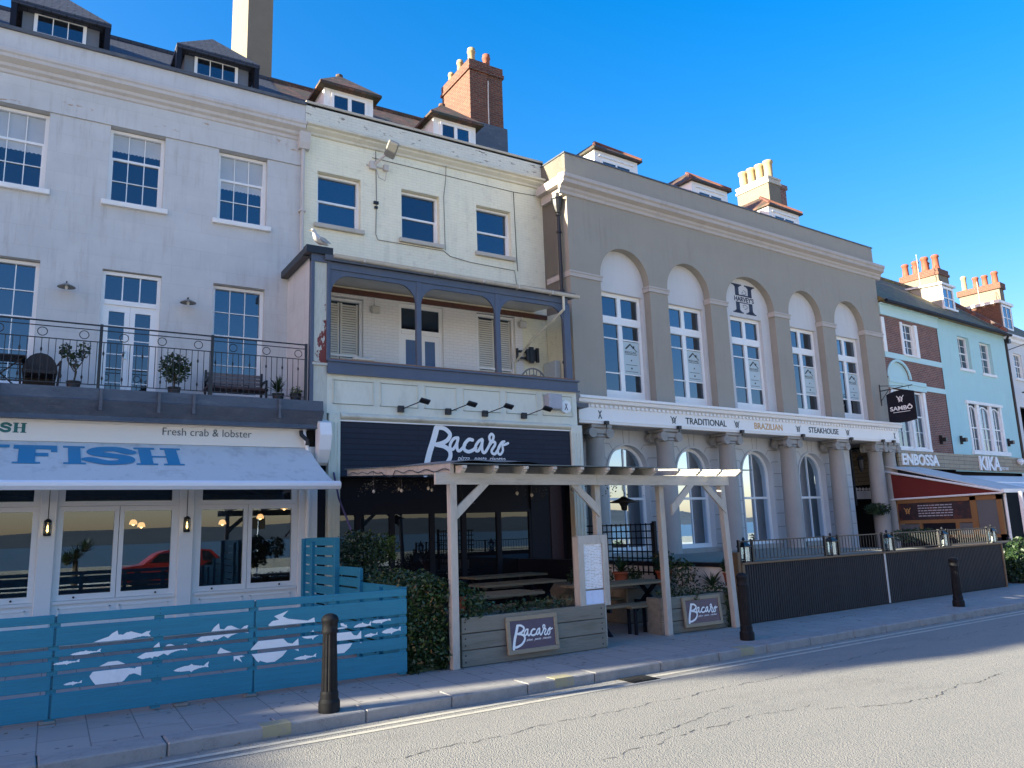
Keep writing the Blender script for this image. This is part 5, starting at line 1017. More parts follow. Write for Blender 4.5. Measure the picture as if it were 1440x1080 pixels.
GUR=[(0,.3),(.08,.5),(.22,.55),(.12,.75),(.42,1.0),(.30,.70),(.42,.55),(.7,.42),(.84,.36),(.98,.50),(1,.22),(.84,.24),(.6,.18),(.36,0),(.3,.14),(.1,.16)]
FS=[(0.63, 1.17, 0.68, 0.826, COD), (0.45, 0.72, 0.604, 0.665, MAC), (0.31, 0.54, 0.533, 0.586, MAC), (0.41, 0.57, 0.335, 0.384, MAC), (0.63, 1.1, 0.288, 0.527, FLAT), (1.05, 1.53, 0.489, 0.673, COD), (1.4, 1.75, 0.322, 0.429, MAC), (1.61, 2.15, 0.595, 0.809, COD), (1.83, 2.12, 0.376, 0.553, SQD), (2.36, 2.89, 0.677, 0.878, GUR), (2.17, 2.71, 0.343, 0.622, FLAT), (2.65, 2.91, 0.316, 0.385, MAC), (2.74, 2.99, 0.515, 0.655, MAC), (3.02, 3.45, 0.351, 0.637, FLAT), (3.19, 3.28, 0.597, 0.709, SQD), (3.35, 3.57, 0.58, 0.685, MAC), (3.57, 3.82, 0.623, 0.714, MAC), (3.48, 3.65, 0.485, 0.55, MAC), (3.7, 3.95, 0.488, 0.595, MAC)]
for a,b,c,e,sh in FS:
    m_=MB(); scan([(a+(b-a)*u,c+(e-c)*v) for u,v in sh],m_,FY-.003); part(ff,'painted_fish',m_,m_fish)
m_=MB()
for x in (-1.61,-.7,.31,1.25,2.21,3.1,3.98):
    for c_,e_ in BO:
        for zz in (c_+.02,e_-.02): m_.box(x-.004,x+.004,FY-.0015,FY,zz-.004,zz+.004)
part(ff,'screw',m_,m_black)
m_=MB()
for x in (-.9,.3,1.5,2.2,3.1): m_.bbox(x-.07,x+.07,FY+.02,FY+.14,0,.04,.01)
part(ff,'foot_block',m_,m_conc)
sf=thing('slatted_fence','stepped blue slatted side fence rising away from the pavement beside the ivy hedge','fence',(4.08,11,0))
for y0,y1,z1 in ((9.2,10.75,1.03),(10.75,11.72,1.23),(11.75,13.4,1.66)):
    m_=MB(); z=z1
    while z>.1:
        m_.bbox(4.07,4.09,y0,y1,max(.03,z-.125),z,.003); z-=.15
    part(sf,'fence_boards',m_,m_teal)
for y,z in ((9.25,1.02),(10.72,1.22),(11.70,1.65),(13.38,1.65),(10.0,1.0),(12.9,1.6)): part(sf,'post',MB().bbox(4.02 if y!=11.70 else 4.0,4.075,y-.05,y+.05,0,z,.004),m_teal)
# ================================================================ plants
def leaves(mb, pts, size, q, flat=False):
    for p in pts:
        s=size*q.uniform(.6,1.35); a=Vector((q.gauss(0,1),q.gauss(0,1),q.gauss(0,.7))).normalized(); b=a.cross(Vector((q.gauss(0,1),q.gauss(0,1),q.gauss(0,1)))).normalized()
        c=Vector(p); mb.add([c-a*s,c+b*s*.5,c+a*s,c-b*s*.5],[(0,1,2,3)])
def blob_pts(c, r, n, q, shell=.55):
    o=[]
    while len(o)<n:
        v=Vector((q.uniform(-1,1),q.uniform(-1,1),q.uniform(-1,1)))
        if shell<v.length<1+.15*math.sin(v.x*7+v.y*5+v.z*6): o.append((c[0]+v.x*r[0],c[1]+v.y*r[1],c[2]+v.z*r[2]))
    return o
def blades(mb, c, n, L, w, q, droop=.6, up_=1.0):
    for _ in range(n):
        a=q.uniform(0,6.28); e=q.uniform(.3,1.25)*up_; l=L*q.uniform(.6,1.1); d=Vector((math.cos(a)*math.cos(e),math.sin(a)*math.cos(e),math.sin(e))); s=d.cross(Vector((0,0,1))).normalized()*w
        P=[Vector(c)+d*l*t-Vector((0,0,droop*l*t*t*.6)) for t in (0,.35,.7,1)]
        for i,(k0,k1) in enumerate(((.7,1),(1,.7),(.7,.05))): mb.quad(P[i]-s*k0,P[i]+s*k0,P[i+1]+s*k1,P[i+1]-s*k1)
q=random.Random(11)
hg=thing('ivy_hedge','dense ivy covered hedge panel between the blue fence and the white pergola post','hedge',(4.35,9.4,0))
P=[]
for _ in range(4200):
    x=q.uniform(4.06,4.60); z=q.uniform(.0,1.08)+.05*math.sin(x*9); P.append((x,q.gauss(9.17,.045)+.03*math.sin(z*9+x*6),z))
for _ in range(1800): P.append((q.gauss(4.36,.12),q.uniform(9.1,10.6),1.04+abs(q.gauss(0,.06))))
for _ in range(500): P.append((q.gauss(4.3,.08),q.uniform(9.6,11.6),1.05+abs(q.gauss(0,.08))))
m_=MB(); leaves(m_,P,.028,q); part(hg,'leaves',m_,m_leaf)
m_=MB()
for _ in range(34): blades(m_,(q.uniform(4.1,4.6),9.13,q.uniform(.1,.75)),5,.2,.007,q,.9)
part(hg,'fern_fronds',m_,m_leaf)
m_=MB()
for _ in range(26): x=q.uniform(4.1,4.6); z=q.uniform(.2,1.0); m_.tube([(x,9.18,z),(x+q.uniform(-.06,.06),9.1,z+q.uniform(0,.09)),(x+q.uniform(-.1,.1),9.06,z+q.uniform(.02,.14))],.003,4)
part(hg,'twigs',m_,m_stem)
m_=MB(); leaves(m_,[(q.uniform(4.06,4.6),9.10+q.gauss(0,.02),q.uniform(.05,1.05)) for _ in range(90)],.024,q); part(hg,'dead_leaves',m_,mat('dead_leaf',(.16,.10,.04),.8,.4,20))
m_=MB(); leaves(m_,[(q.uniform(4.06,4.6),9.11+q.gauss(0,.03),q.uniform(.3,1.1)) for _ in range(110)],.03,q); part(hg,'young_leaves',m_,m_leafY)
part(hg,'core',MB().box(4.08,4.58,9.2,9.5,0,1.02).box(4.15,4.45,9.5,11.8,0,1.05),m_leafD)
h_=thing('ivy_hedge','tall dark shrub behind the stepped blue fence, with a yellow green patch','shrub',(4.7,12.4,0))
P=blob_pts((4.62,12.3,1.38),(.36,.6,.38),2800,q,.4); m_=MB(); leaves(m_,P,.032,q); part(h_,'leaves',m_,m_leafD)
P=blob_pts((5.12,12.4,1.45),(.2,.3,.25),500,q,.2); m_=MB(); leaves(m_,P,.035,q); part(h_,'yellow_leaves',m_,m_leafY)
part(h_,'stem',MB().tube([(4.55,12.3,0),(4.5,12.2,.7),(4.6,12.2,1.3)],.03,6),m_stem)
# ================================================================ pergola
pg=thing('pergola','whitewashed timber pergola in front of the Italian restaurant','pergola',(7,9.3,0))
PX=[(4.67,9.07),(7.19,9.30),(8.58,9.44),(9.97,9.36)]
for i,(x,y) in enumerate(PX):
    tp={0:(0,0),1:(0,0),2:(-.0,-.0),3:(-.12,-.02)}[i]; b=.05
    m_=MB(); m_.bbox(x-b,x+b,y-b,y+b,0,2.30,.006); m_.v=[(a+tp[0]*c/2.3,d+tp[1]*c/2.3,c) for a,d,c in m_.v]; part(pg,'post',m_,m_wood)
yb0=lambda x: 9.03+.045*(x-4.67)
def beam(x0,x1,z0,z1,th=.055,off=0):
    m_=MB(); m_.add([(x0,yb0(x0)+off,z0),(x1,yb0(x1)+off,z0),(x1,yb0(x1)+off+th,z0),(x0,yb0(x0)+off+th,z0),(x0,yb0(x0)+off,z1),(x1,yb0(x1)+off,z1),(x1,yb0(x1)+off+th,z1),(x0,yb0(x0)+off+th,z1)],[(0,3,2,1),(4,5,6,7),(0,1,5,4),(1,2,6,5),(2,3,7,6),(3,0,4,7)]); return m_
part(pg,'front_beam',beam(4.42,7.1,2.29,2.44).add(*(lambda b:(b.v,b.f))(beam(7.105,9.98,2.29,2.44))),m_woodH)
for x,s in ((4.72,1),(7.14,-1),(8.63,1),(9.88,-1)):        # knee braces
    y=yb0(x)+.015; m_=MB(); m_.prism([(x,y,1.83),(x,y,1.99),(x+s*.36,y,2.29),(x+s*.50,y,2.29)],(0,.04,0)); part(pg,'knee_brace',m_,m_wood)
RX=[4.73+.478*k for k in range(12)]
zr=lambda y: 2.44+.07*(y-9.05)
for i,x in enumerate(RX):
    y0=yb0(x)-.30; y1=15.2; k=.13; dx=lambda y: k*(y-yb0(x))*(1-(x-4.7)/9)
    pr=[(y0,zr(y0)+.095),(y0,zr(y0)+.06),(y0+.04,zr(y0)+.05),(y0+.05,zr(y0)+.03),(y0+.09,zr(y0)+.02),(y0+.11,zr(y0)+.0),(y1,zr(y1)),(y1,zr(y1)+.095)]
    m_=MB(); m_.prism([(x-.028+dx(a),a,b) for a,b in pr],(.056,0,0)); part(pg,'rafter',m_,m_woodH)
m_=MB(); m_.prism([(4.62,9.0,2.42),(4.62,9.0,2.56),(5.46,15.2,3.0),(5.46,15.2,2.86)],(.05,0,0)); part(pg,'side_beam',m_,m_woodH)
m_roofing=mat('translucent_roof_sheet',(.10,.13,.14),.4,.2,3,20,.2)
m_=MB(); m_.add([(4.6,8.78,2.535),(8.35,8.95,2.535),(8.9,15.2,2.99),(5.4,15.2,2.99),(4.6,8.78,2.545),(8.35,8.95,2.545),(8.9,15.2,3.0),(5.4,15.2,3.0)],[(0,1,2,3),(4,5,6,7),(0,1,5,4),(1,2,6,5),(2,3,7,6),(3,0,4,7)]); part(pg,'roof_sheet',m_,m_roofing)
m_=MB(); m_.add([(8.3,9.9,2.6),(11.3,9.9,2.6),(11.3,15.5,3.0),(8.8,15.5,3.0),(8.3,9.9,2.62),(11.3,9.9,2.62),(11.3,15.5,3.02),(8.8,15.5,3.02)],[(0,1,2,3),(4,5,6,7),(0,1,5,4),(1,2,6,5),(2,3,7,6),(3,0,4,7)]); part(pg,'back_canopy',m_,m_roofing)
cv=MB(); nx,ny=16,12; vs=[]; 
for j in range(ny+1):
    for i in range(nx+1):
        u,v=i/nx,j/ny; x=4.62+1.5*u+.13*v*3; y=9.05+3.2*v; env=math.sin(math.pi*min(1,max(0,u)))**.6*math.sin(math.pi*min(1,v+.12))**.5
        vs.append((x,y,2.56+.07*(y-9.05)+.10*env*(.75+.25*math.sin(u*9+v*5))))
cv.add(vs,[(j*(nx+1)+i,j*(nx+1)+i+1,(j+1)*(nx+1)+i+1,(j+1)*(nx+1)+i) for j in range(ny) for i in range(nx)])
solo('canvas_cover',cv,mat('old_grey_canvas',(.20,.185,.155),.9,.2,3,40,.5),'rumpled grey canvas cover heaped on the left corner of the pergola roof','canvas',smooth=True)
wr=MB(); pts=[(4.60+(5.42-4.60)*t, 9.0+6.1*t, 2.47+.43*t+.02*math.sin(t*50)+(.0 if abs(t-.5)>.06 else -.06)) for t in [i/50 for i in range(51)]]
wr.tube(pts,.007,5); solo('cable',wr,m_black,'thin black cable draped along the left side beam of the pergola','cable')
# string of small lamps and hanging dried foliage under the roof
m_bulbg=mat('frosted_festoon_bulb',(.5,.47,.38),.3)
for i,(x,y,z) in enumerate([(5.0,12.6,2.40),(5.25,12.0,2.38),(5.45,11.4,2.38),(5.6,11.0,2.33),(5.9,10.6,2.30),(5.55,12.8,2.45),(5.9,12.2,2.40),(6.2,11.2,2.3),(5.3,10.3,2.22),(6.5,10.4,2.24),(6.9,10.6,2.22),(8.1,10.7,2.2),(7.7,10.6,2.25)]):
    b=thing('festoon_bulb','small unlit festoon bulb hanging under the pergola roof','bulb',(x,y,z),0,'festoon bulbs under the pergola roof')
    part(b,'bulb',MB().lathe([(.004,-.03),(.025,-.01),(.022,.015),(.01,.03)],(0,0,0),8),m_bulbg,False,True); part(b,'cord',MB().tube([(0,0,.03),(0,0,2.5+.07*(y-9)-z)],.004,4),m_black,False)
for i,(x,y,z,n) in enumerate(((5.35,12.2,2.40,150),(7.0,10.5,2.18,70),(8.45,10.4,2.22,110),(5.0,12.9,2.4,80))):
    m_=MB(); leaves(m_,[(q.gauss(x,.28 if n>100 else .06),q.gauss(y,.2),z+q.uniform(-.05,.16)) for _ in range(n//2)],.02,q)
    solo('hanging_foliage',m_,mat('dried_foliage',(.07,.065,.04),.8,.3),('dried garland hanging under the left part of the pergola roof','short dried sprig hanging under the middle of the pergola roof','dried garland hanging beside the second pergola post','dried sprig at the far left under the pergola roof')[i],'garland')
# patio heater lamps
for i,(x,y,z) in enumerate(((9.05,10.9,2.10),(7.0,13.2,2.2))):
    L=thing('hanging_heater',('black pointed pendant heater hanging beside the trellis under the pergola','faint dark pendant heater hanging inside the pergola behind the first post')[i],'lamp',(x,y,z))
    part(L,'hood',MB().lathe([(.03,.10),(.09,.06),(.26,.0),(.25,-.01),(.09,-.02),(.06,-.07),(.05,-.14),(.02,-.15)],(0,0,0),20),m_black,False,True); part(L,'chain',MB().tube([(0,0,.1),(.03,0,.16),(-.02,0,.22),(0,0,.48)],.008,5),m_black,False)
# ================================================================ planters, signs, menu
def planter(name,label,x0,x1,y0,y1,h,n,rows=3,ang=0):
    p=thing(name,label,'planter',((x0+x1)/2,y0,0),R(ang)); cx=(x0+x1)/2
    for k in range(rows):
        a=h*k/rows+.006; b=h*(k+1)/rows-.004
        part(p,'front_board',MB().bbox(x0-cx,x1-cx,0,.04,a,b,.006),m_board,False)
    m_=MB(); m_.box(x0-cx,x0-cx+.04,.041,y1-y0,0,h-.01); m_.box(x1-cx-.04,x1-cx,.041,y1-y0,0,h-.01); m_.box(x0-cx,x1-cx,y1-y0,y1-y0+.04,0,h-.01); part(p,'side_boards',m_,m_board,False)
    part(p,'soil',MB().box(x0-cx+.04,x1-cx-.04,.04,y1-y0,0,h-.06),m_stem,False)
    b=MB()
    for xx in (x0-cx+.05,x1-cx-.08):
        for k in range(rows):
            for dz in (.3,.7): b.lathe([(.011,0),(.011,.006)],(0,0,0),8) if 0 else b.add(*_disc(xx,-.004,h*(k+dz)/rows,.011,.006,8))
    part(p,'bolt',b,m_black,False); return p
planter('timber_planter','long weathered timber planter with the larger restaurant sign leaning on it',4.78,7.12,9.10,9.5,.61,2,3,.9)
planter('timber_planter','short weathered timber planter at the right end of the pergola',8.50,10.05,9.47,9.78,.56,2,3,-.5)
def boardsign(label,x0,x1,z0,z1,y,ang):
    s=thing('restaurant_sign',label,'sign',((x0+x1)/2,y,z0),R(ang),'framed dark blue restaurant signs'); w_=(x1-x0)/2; h=z1-z0; lean=.05
    def L(mb): mb.v=[(x,yy+lean*z/h,z) for x,yy,z in mb.v]; return mb
    f=MB(); b=.055; f.bbox(-w_,w_,-.02,.015,0,b,.005); f.bbox(-w_,w_,-.02,.015,h-b,h,.005); f.bbox(-w_,-w_+b,-.0205,.0155,b,h-b,.005); f.bbox(w_-b,w_,-.0205,.0155,b,h-b,.005); part(s,'frame',L(f),m_frameW,False)
    pn=part(s,'panel',L(MB().box(-w_+b,w_-b,-.008,.005,b,h-b)),mat('deep_blue_sign_panel',(.012,.014,.075),.25,.25,3,14,0),False)
    part(pn,'sign_lettering',L(bacaro(-w_+b+.03,w_-b-.04,b+.015,h-b-.05,-.009)),m_ink_white,False)
    t=text_mb('pizza . pasta . risotto',-w_*.28,w_-b-.07,h*.30,h*.37,-.009,shear=.4,bold=0); part(pn,'sign_lettering',L(t),m_ink_white,False)
boardsign('larger framed dark blue restaurant sign leaning on the long planter',5.42,6.24,.09,.56,9.035,1.5)
boardsign('smaller framed dark blue restaurant sign leaning on the short planter',8.90,9.72,.08,.54,9.40,-.5)
mn=thing('menu_case','white timber menu case with a tall paper menu, standing on the long planter','menu board',(6.95,9.28,.58),R(1))
m_=MB(); m_.bbox(-.26,.26,-.16,-.14,0,.06,.004) ; 
m_=MB(); m_.box(-.27,-.25,-.14,-.02,0,.99); m_.box(-.27,.27,-.04,-.02,0,.99); m_.box(.25,.27,-.14,-.02,0,.99); m_.box(-.27,.27,-.14,-.02,.97,.99); m_.box(-.27,-.17,-.16,-.14,0,.99); m_.box(.17,.27,-.16,-.14,0,.99); m_.box(-.17,.17,-.16,-.14,.87,.99); m_.box(-.17,.17,-.16,-.14,0,.03); part(mn,'case',m_,m_wood,False)
def menu_mat():
    m,n,p=_base('printed_menu'); c=coords(n); s=n.nodes.new('ShaderNodeSeparateXYZ'); n.links.new(c,s.inputs[0])
    v=n.nodes.new('ShaderNodeCombineXYZ'); n.links.new(s.outputs[0],v.inputs[0]); n.links.new(s.outputs[2],v.inputs[1])
    t=n.nodes.new('ShaderNodeTexBrick'); n.links.new(scaled(n,v.outputs[0],1,1,1),t.inputs['Vector']); t.inputs['Scale'].default_value=1; t.inputs['Brick Width'].default_value=.11; t.inputs['Row Height'].default_value=.022; t.inputs['Mortar Size'].default_value=.007
    t.inputs['Color1'].default_value=(.25,.24,.22,1); t.inputs['Color2'].default_value=(.55,.55,.55,1); t.inputs['Mortar'].default_value=(.72,.76,.80,1)
    x=mix(n,ramp(n,noise(n,scaled(n,c,4,1,9),5,5),.45,.6),t.outputs['Color'],(.70,.76,.82,1)); n.links.new(x,p.inputs['Base Color']); p.inputs['Roughness'].default_value=.3; return m
part(mn,'menu_sheet',MB().box(-.17,.17,-.136,-.13,.24,.87),menu_mat(),False); part(mn,'lower_notice',MB().box(-.17,.17,-.137,-.13,.03,.22),mat('blue_white_notice',(.55,.66,.85),.4,.15,6,40,0),False)
# plants on planters, pots
def potplant(label,x,y,z,r,h,kind,pot=True,g=None,cat='plant'):
    t=thing('potted_plant' if pot else 'planter_plant',label,cat,(x,y,z),0,g); top=z
    if pot: part(t,'pot',MB().lathe([(r*.7,0),(r*.95,h*.85),(r*1.08,h*.86),(r*1.08,h),(r*.9,h),(r*.85,h*.8)],(0,0,0),18),m_terra,False,True)
    else: h=0
    m_=MB(); hh=h
    if kind=='leafy': leaves(m_,blob_pts((0,0,hh+r*1.1),(r*1.5,r*1.2,r*1.3),500,q,.2),.03,q)
    if kind=='spiky': blades(m_,(0,0,hh),60,r*3.4,.012,q,.5)
    if kind=='low': leaves(m_,[(q.uniform(-r,r),q.gauss(0,.07),q.uniform(-.04,.09)+.05*math.sin(a*.1)) for a in range(int(r*900))],.025,q)
    if kind=='grass': 
        for _ in range(16): blades(m_,(q.uniform(-r,r),q.gauss(0,.05),hh),5,.22,.004,q,.3,1.1)
    part(t,'leaves',m_,m_leaf if kind!='grass' else mat('dry_stems',(.20,.17,.09),.8),False); 
    if kind in('leafy',): part(t,'stem',MB().tube([(0,0,hh*.8),(0,0,hh+r)],.012,5),m_stem,False)
    return t
potplant('small flower pot with a straggly plant beside the first pergola post',4.88,9.28,.66,.075,.2,'leafy')
potplant('green trailing plant at the left end of the long planter',4.95,9.18,.58,.17,0,'leafy',False)
potplant('low grey green bedding plants along the long planter',5.8,9.3,.62,.75,0,'low',False)
potplant('dry grassy stems in the long planter beside the menu case',6.45,9.32,.60,.28,0,'grass',False)
potplant('ivy spilling over the top of the short planter',9.3,9.62,.58,.75,0,'low',False)
iv=MB(); leaves(iv,[(q.gauss(9.93,.05),9.44+q.gauss(0,.015),q.uniform(.0,.62)) for _ in range(420)]+[(q.gauss(9.15,.03),9.37+q.gauss(0,.01),q.uniform(.48,.6)) for _ in range(30)],.022,q); solo('trailing_ivy',iv,m_leaf,'strand of ivy trailing down the right end of the short planter','ivy')
potplant('bushy dark green shrub behind the short planter',9.75,10.3,.62,.2,0,'leafy',False)
potplant('spiky plant between the last two pergola posts',10.05,9.9,.62,.13,0,'spiky',False)
potplant('terracotta pot with a feathery plant in front of the trellis',9.30,11.4,.62,.14,.24,'spiky')
potplant('terracotta pot with a leafy plant right of the third pergola post',9.98,11.0,.62,.15,.24,'leafy')
potplant('terracotta pot half hidden behind the last pergola post',10.32,9.75,.62,.1,.22,'leafy')
ov=MB(); 
for x,y,r in ((8.75,11.9,.25),(9.05,11.6,.22),(9.5,11.3,.18)): leaves(ov,blob_pts((x,y,.75),(r,r,r),420,q,.2),.03,q)
solo('shrub_row',ov,m_leafD,'dark row of shrubs at the foot of the trellis','shrubs')
tr=thing('trellis','dark square lattice trellis above the side wall of the deck','trellis',(10.15,12.4,1))
m_=MB()
for k in range(14): y=11.45+.15*k; m_.box(10.13,10.145,y-.011,y+.011,.75,1.72)
for k in range(8): z=.80+.128*k; m_.box(10.146,10.16,11.4,13.5,z-.012,z+.012)
part(tr,'lattice',m_,m_navydark); part(tr,'post',MB().box(10.12,10.18,11.35,11.41,.0,1.75),m_navydark)
lp=thing('low_planter_wall','low timber planter running back along the side wall of the deck','planter',(9.8,12,0)); part(lp,'boards',MB().bbox(9.0,10.1,10.9,13.3,0,.60,.02),m_board)
# ================================================================ picnic tables
def table(label,x,y,rz,L=1.75,bo=.72):
    t=thing('picnic_table',label,'picnic table',(x,y,0),R(rz),'picnic tables under the pergola')
    m_=MB(); 
    for k in range(4): m_.bbox(-L/2,L/2,-.36+.182*k,-.36+.182*k+.172,.715,.755,.005)
    part(t,'table_top',m_,m_tabletop,False)
    for s in (-1,1):
        m_=MB(); 
        for k in range(2): m_.bbox(-L/2,L/2,s*bo-.13+.135*k,s*bo-.13+.135*k+.125,.42,.455,.005)
        part(t,'bench_seat',m_,m_tabletop,False)
    for s in (-1,1):
        x_=s*(L/2-.22); m_=MB()
        for d in (-1,1): m_.prism([(x_-.02,d*.60-.05,0),(x_-.02,d*.60+.05,0),(x_-.02,-d*.20+.05,.715),(x_-.02,-d*.20-.05,.715)],(.04,0,0))
        m_.box(x_-.02,x_+.02,-bo-.13,bo+.13,.36,.42); part(t,'trestle_leg',m_,m_navydark,False)
    return t
table('nearest picnic table just behind the long planter, left of the menu case',5.95,10.45,1.5,1.6)
table('picnic table seen through the gap between the second and third pergola posts',8.5,10.55,1,1.8,.52)
table('picnic table in the dark middle of the terrace, behind the menu case',7.6,12.3,1)
table('farthest picnic table near the dark wall right of the shop windows',8.6,14.4,1)
st=thing('stool','small dark stool beside the picnic table in the pergola entrance','stool',(8.45,9.9,0)); part(st,'seat',MB().bbox(-.3,.2,-.12,.12,.40,.44,.01),m_tabletop,False)
for a,b in ((-.2,-.08),(.12,-.08),(-.2,.08),(.12,.08)): part(st,'leg',MB().box(a-.02,a+.02,b-.02,b+.02,0,.40),m_navydark,False)
# ================================================================ steakhouse deck
DK=Matrix.Translation((10.3,9.45,0))@Matrix.Rotation(R(2.5),4,'Z')
dk=thing('deck_wall','black ribbed deck wall with a timber capping and a low railing, in front of the steakhouse','deck',(10.3,9.45,0),R(2.5)); LD=9.12
m_=MB(); x=.06
while x<LD-.03: m_.box(x,x+.042,-.012,.02,.02,.97); x+=.0625
m_.box(.05,LD-.02,.018,.03,0,.97); part(dk,'ribbed_panel',m_,m_corr,False)
part(dk,'cover_strip',MB().box(4.25,4.30,-.02,-.012,.02,.97),m_trim_grey,False)
part(dk,'capping',MB().bbox(.0,LD+.02,-.04,.11,.97,1.005,.006).box(LD-.02,LD+.03,-.03,.06,0,.97).box(-.0,.06,-.03,.06,0,.97).bbox(-.07,.0,-.01,.14,0,1.18,.01),m_capping,False)
part(dk,'deck_floor',MB().box(.1,LD,.1,6.2,.82,.88),m_board,False)
part(dk,'side_wall',MB().prism([(-.02,.15,0),(-.02,3.9,0),(-.02,3.9,.93),(-.02,.15,.93)],(.1,0,0)),m_palewall,False); part(dk,'side_coping',MB().box(-.06,.12,.16,3.9,.93,1.0),m_navydark,False); part(dk,'dark_side_boards',MB().box(-.05,.1,3.91,7.0,0,1.0),m_navydark,False)
rl=MB(); ry=.03; rl.box(.0,LD-.05,ry-.01,ry+.01,1.345,1.365); rl.box(.0,LD-.05,ry-.008,ry+.008,1.04,1.055); x=.05
while x<LD-.05: rl.box(x-.005,x+.005,ry-.005,ry+.005,1.05,1.35); x+=.098
for x in (.02,.36,2.42,2.84,4.33,4.72,6.5,6.85,8.62): rl.box(x-.02,x+.02,ry-.02,ry+.02,1.0,1.38)
part(dk,'railing',rl,m_black,False)
for i,x in enumerate((.17,2.64,4.53,6.68,8.86)):
    p=DK@Vector((x,.045,1.005)); L=thing('deck_lantern',('first','second','third','fourth','fifth')[i]+' grey lantern from the left on the capping of the steakhouse deck','lantern',tuple(p),R(2.5),'lanterns along the steakhouse deck')
    m_=MB()
    for a in (-.07,.06):
        for b in (-.07,.06): m_.box(a,a+.012,b,b+.012,0,.26)
    m_.box(-.075,.075,-.075,.075,0,.02); m_.cone_roof(-.09,.09,-.09,.09,.27,(0,0),(0,0.001),.37,.015); m_.lathe([(.012,.36),(.03,.38),(.012,.42)],(0,0,0),8); part(L,'frame',m_,m_black,False)
    part(L,'glass',MB().box(-.062,.062,-.062,.062,.02,.26),glass_clear('deck_lantern_glass',.25),False); part(L,'candle',MB().lathe([(.028,.02),(.028,.13),(.004,.15)],(0,0,0),10),m_white,False)
hp=MB(); leaves(hp,blob_pts(tuple(F3@Vector((13.5,-.1,1.95))),(.42,.42,.22),700,q,.1),.05,q); hb=solo('hanging_basket',hp,m_leafD,'dark hanging plant by the porch of the steakhouse, between the columns','plant')
sp=MB(); leaves(sp,blob_pts((24.5,15.0,1.05),(1.3,.3,.22),900,q,.1),.06,q); solo('deck_shrubs',sp,m_leafD,'dark green shrubs low behind the deck railing, in front of the timber screen','shrubs')
wl=thing('wall_lamp','white round bulkhead lamp on the steakhouse wall right of the last arched window','lamp',tuple(F3@Vector((12.0,.5,2.45))),R(3.1)); part(wl,'globe',MB().lathe([(.02,-.09),(.1,-.05),(.11,.03),(.06,.1)],(0,-.08,0),12),m_ink_white,False,True); part(wl,'base',MB().box(-.08,.08,-.04,.04,-.1,.08),m_trim_grey,False)
pl_=thing('porch_lantern','black wrought iron bracket lantern in the steakhouse porch','lantern',tuple(F3@Vector((13.35,.6,3.3))),R(3.1)); part(pl_,'bracket',MB().box(-.04,.04,-.04,.04,-1.2,.95).tube([(0,0,.7),(.2,-.1,.8),(.35,-.15,.6)],.02,6),m_black,False); part(pl_,'lamp',MB().lathe([(.03,-.2),(.08,-.05),(.11,.25),(.14,.27),(.03,.4)],(.35,-.15,.2),8),m_black,False)
gb=thing('porch_beam','grey beam with a row of round finials across the steakhouse porch','beam',tuple(F3@Vector((13.9,.9,2.6))),R(3.1)); part(gb,'beam',MB().box(-.75,1.3,-.05,.05,-.25,.05),m_tcorn,False); part(gb,'finials',(lambda m:[m.lathe([(.01,-.06),(.05,-.03),(.05,.03),(.01,.06)],(-.6+.22*k,0,.11),10) for k in range(9)] and m)(MB()),m_tcorn,False)
pc=MB(); pc.box(-.02,.02,0,3.2,2.9,4.3); pcl=thing('porch_cladding','timber boarding on the far side wall of the steakhouse porch','cladding',tuple(F3@Vector((15.35,.3,0))),R(3.1)); part(pcl,'boards',pc,m_timb,False)
iv=MB(); leaves(iv,blob_pts((21.0,10.15,.45),(.8,.3,.62),2600,q,.3),.05,q); solo('dark_hedge',iv,m_leafD,'dark hedge just beyond the right end of the ribbed deck wall','hedge'); 
solo('dark_planter_box',MB().bbox(19.75,22.5,10.5,11.2,0,.95,.02),m_dark,'black planter box beyond the right end of the ribbed deck wall','planter')
# ================================================================ balcony furniture and plants
def bplant(label,x,y,kind):
    t=thing('balcony_plant',label,'plant',(x,y,4.4)); m_=MB(); part(t,'pot',MB().lathe([(.09,0),(.12,.2),(.13,.22),(.1,.22)],(0,0,0),14),m_black,False,True)
    if kind=='topiary':
        part(t,'stem',MB().tube([(0,0,.2),(.03,0,.4),(-.02,.0,.55)],.018,6).tube([(0,0,.4),(.12,0,.6),(.17,0,.8)],.01,5).tube([(0,0,.4),(-.12,0,.6),(-.15,0,.85)],.01,5),m_stem,False)
        for c in ((-.16,0,.78),(.14,0,.82),(0,0,.65)): leaves(m_,blob_pts(c,(.12,.12,.17),110,q,.1),.035,q)
    if kind=='bush': leaves(m_,blob_pts((0,0,.6),(.28,.22,.3),700,q,.2),.04,q); part(t,'stem',MB().tube([(0,0,.2),(0,0,.5)],.02,6),m_stem,False)
    if kind=='palm': blades(m_,(0,0,.25),46,.5,.014,q,.35,1.1)
    if kind=='small': leaves(m_,blob_pts((0,0,.26),(.12,.1,.12),120,q,.1),.035,q)
    part(t,'leaves',m_,m_leafD if kind!='small' else m_leafY,False)
bplant('twiggy two headed potted shrub on the balcony left of the French doors',.56,16.1,'topiary'); bplant('round bushy potted shrub on the balcony right of the French doors',2.27,16.1,'bush')
bplant('spiky potted palm near the right end of the balcony',4.28,16.1,'palm'); bplant('small yellow green pot plant in the right corner of the balcony',4.62,16.0,'small')
chh=thing('rattan_chair','dark rattan armchair on the balcony behind the railing','chair',(.02,16.5,4.4)); m_rat=mat('dark_rattan',(.03,.026,.025),.7,.3,8,60,.6)
